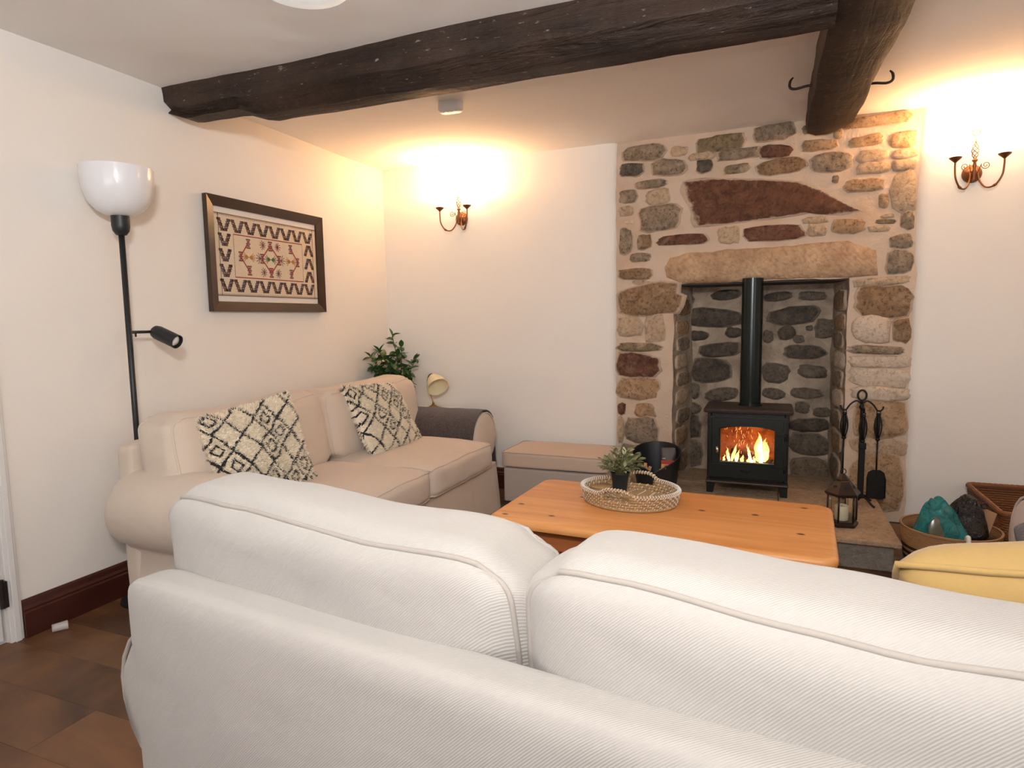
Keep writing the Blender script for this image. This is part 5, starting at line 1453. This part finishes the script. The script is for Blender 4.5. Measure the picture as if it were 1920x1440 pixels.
mb = MB(); mb.tube(smooth_path([(0.02, -0.205, 0.175), (0.02, -0.212, 0.215), (0.02, -0.203, 0.238), (0.02, -0.188, 0.225), (0.02, -0.183, 0.19)], 4), 0.009, 6); mb.build('handle_loop', M['cord_white'], rb)

def blob_bag(name, label, loc, size, mat, seed, amp, cat='bag', rot=(0, 0, 0)):
    t = thing(name, label, cat, loc); 
    def ex_(v_, p):
        v_.x *= 1-0.55*max(0, p[2]); v_.y *= 1-0.45*max(0, p[2])
        return Matrix.Rotation(rot[1], 3, 'Y') @ (Matrix.Rotation(rot[0], 3, 'X') @ v_)
    cushion('film', size, min(size)*0.42, mat, t, (0, 0, 0), bulge=(0.01, 0.01, 0.01), seed=seed, amp=amp, cuts=22, extra=ex_, nscale=11)
    return t
tl = blob_bag('crumpled_bag', 'crumpled shiny teal plastic bag standing in the round bamboo basket', (3.402, -0.765, 0.205), (0.19, 0.14, 0.30), M['teal'], 3, 0.022, rot=(0, R(-6), 0))
MB().lathe([(0.001, 0.0), (0.028, 0.002), (0.038, 0.006), (0.034, 0.012), (0.001, 0.014)], 16, Matrix.Translation((-0.028, -0.079, 0.02)) @ Matrix.Rotation(R(78), 4, 'X') @ Matrix.Diagonal((0.85, 1.7, 0.35, 1))).build('clear_window', M['window_film'], tl)
bb = blob_bag('crumpled_bag', 'glossy black plastic bag with a looped top in the round bamboo basket', (3.505, -0.695, 0.20), (0.18, 0.14, 0.31), M['film_black'], 8, 0.016, rot=(0, R(8), 0))
MB().tube([(0.075+0.012*math.cos(2*PI*i/16), -0.02, 0.128+0.012*math.sin(2*PI*i/16)) for i in range(16)], 0.004, 6, closed=True).build('loop', M['black_plastic'], bb)
o = MB().box((-0.045, -0.003, -0.16), (0.045, 0.003, 0.13), Matrix.Translation((3.572, -0.655, 0.175)) @ Matrix.Rotation(R(-35), 4, 'Z') @ Matrix.Rotation(R(14), 4, 'Y')).build('cardboard_sheet', M['cardboard'], None, smooth=False)
tag(o, 'brown cardboard sheet behind the black bag in the round basket', 'cardboard')

wb = thing('wicker_basket', 'rectangular brown wicker basket against the wall at the right edge', 'basket', (3.935, -0.36, 0.001))
wx, wy, wh = 0.265, 0.285, 0.275
mb = MB()
for i in range(22):
    z = 0.008+i*0.0122; k = 0.90+0.10*i/21
    P = []
    pts = [(x, y) for x, y in rrect(2*wx*k, 2*wy*k, 0.03, 4)]
    full = []
    for (a, b), (c_, d) in zip(pts, pts[1:]+pts[:1]):
        L = math.hypot(c_-a, d-b); m_ = max(1, int(L/0.02))
        for q in range(m_): full.append((a+(c_-a)*q/m_, b+(d-b)*q/m_))
    for j, (x, y) in enumerate(full):
        s_ = 1+(0.008 if (j+i) % 2 else -0.008); P.append((x*s_, y*s_, z))
    mb.tube(P, 0.0068, 5, closed=True)
o = mb.build('woven_sides', M['wicker'], wb); o['kind'] = 'stuff'
MB().box((-wx*0.88, -wy*0.88, 0.0), (wx*0.88, wy*0.88, 0.008)).build('bottom', M['wicker'], wb, smooth=False)
P = [(x, y, wh) for x, y in rrect(2*wx*1.0, 2*wy*1.0, 0.03, 4)]
full = []
for a, b in zip(P, P[1:]+P[:1]):
    a, b = Vector(a), Vector(b); m_ = max(1, int((b-a).length/0.012))
    for q in range(m_): full.append(a+(b-a)*q/m_)
MB().tube(full, [0.0125+0.0018*(i % 2) for i in range(len(full))], 8, closed=True).build('rolled_rim', M['wicker'], wb)

# small clear tumbler lying on the floor by the door trim
cu = thing('plastic_cup', 'small clear plastic cup lying on the floor beside the door trim', 'cup', (0.085, -2.545, 0.0185), R(62))
Mc = Matrix.Rotation(R(90), 4, 'Y')
MB().lathe([(0.001, 0.0), (0.0145, 0.0), (0.0150, 0.002), (0.0175, 0.052), (0.0162, 0.052), (0.0138, 0.004), (0.001, 0.004)], 28, Mc @ Matrix.Translation((0, 0, -0.026))).build('cup', M['cup'], cu, autos=60)
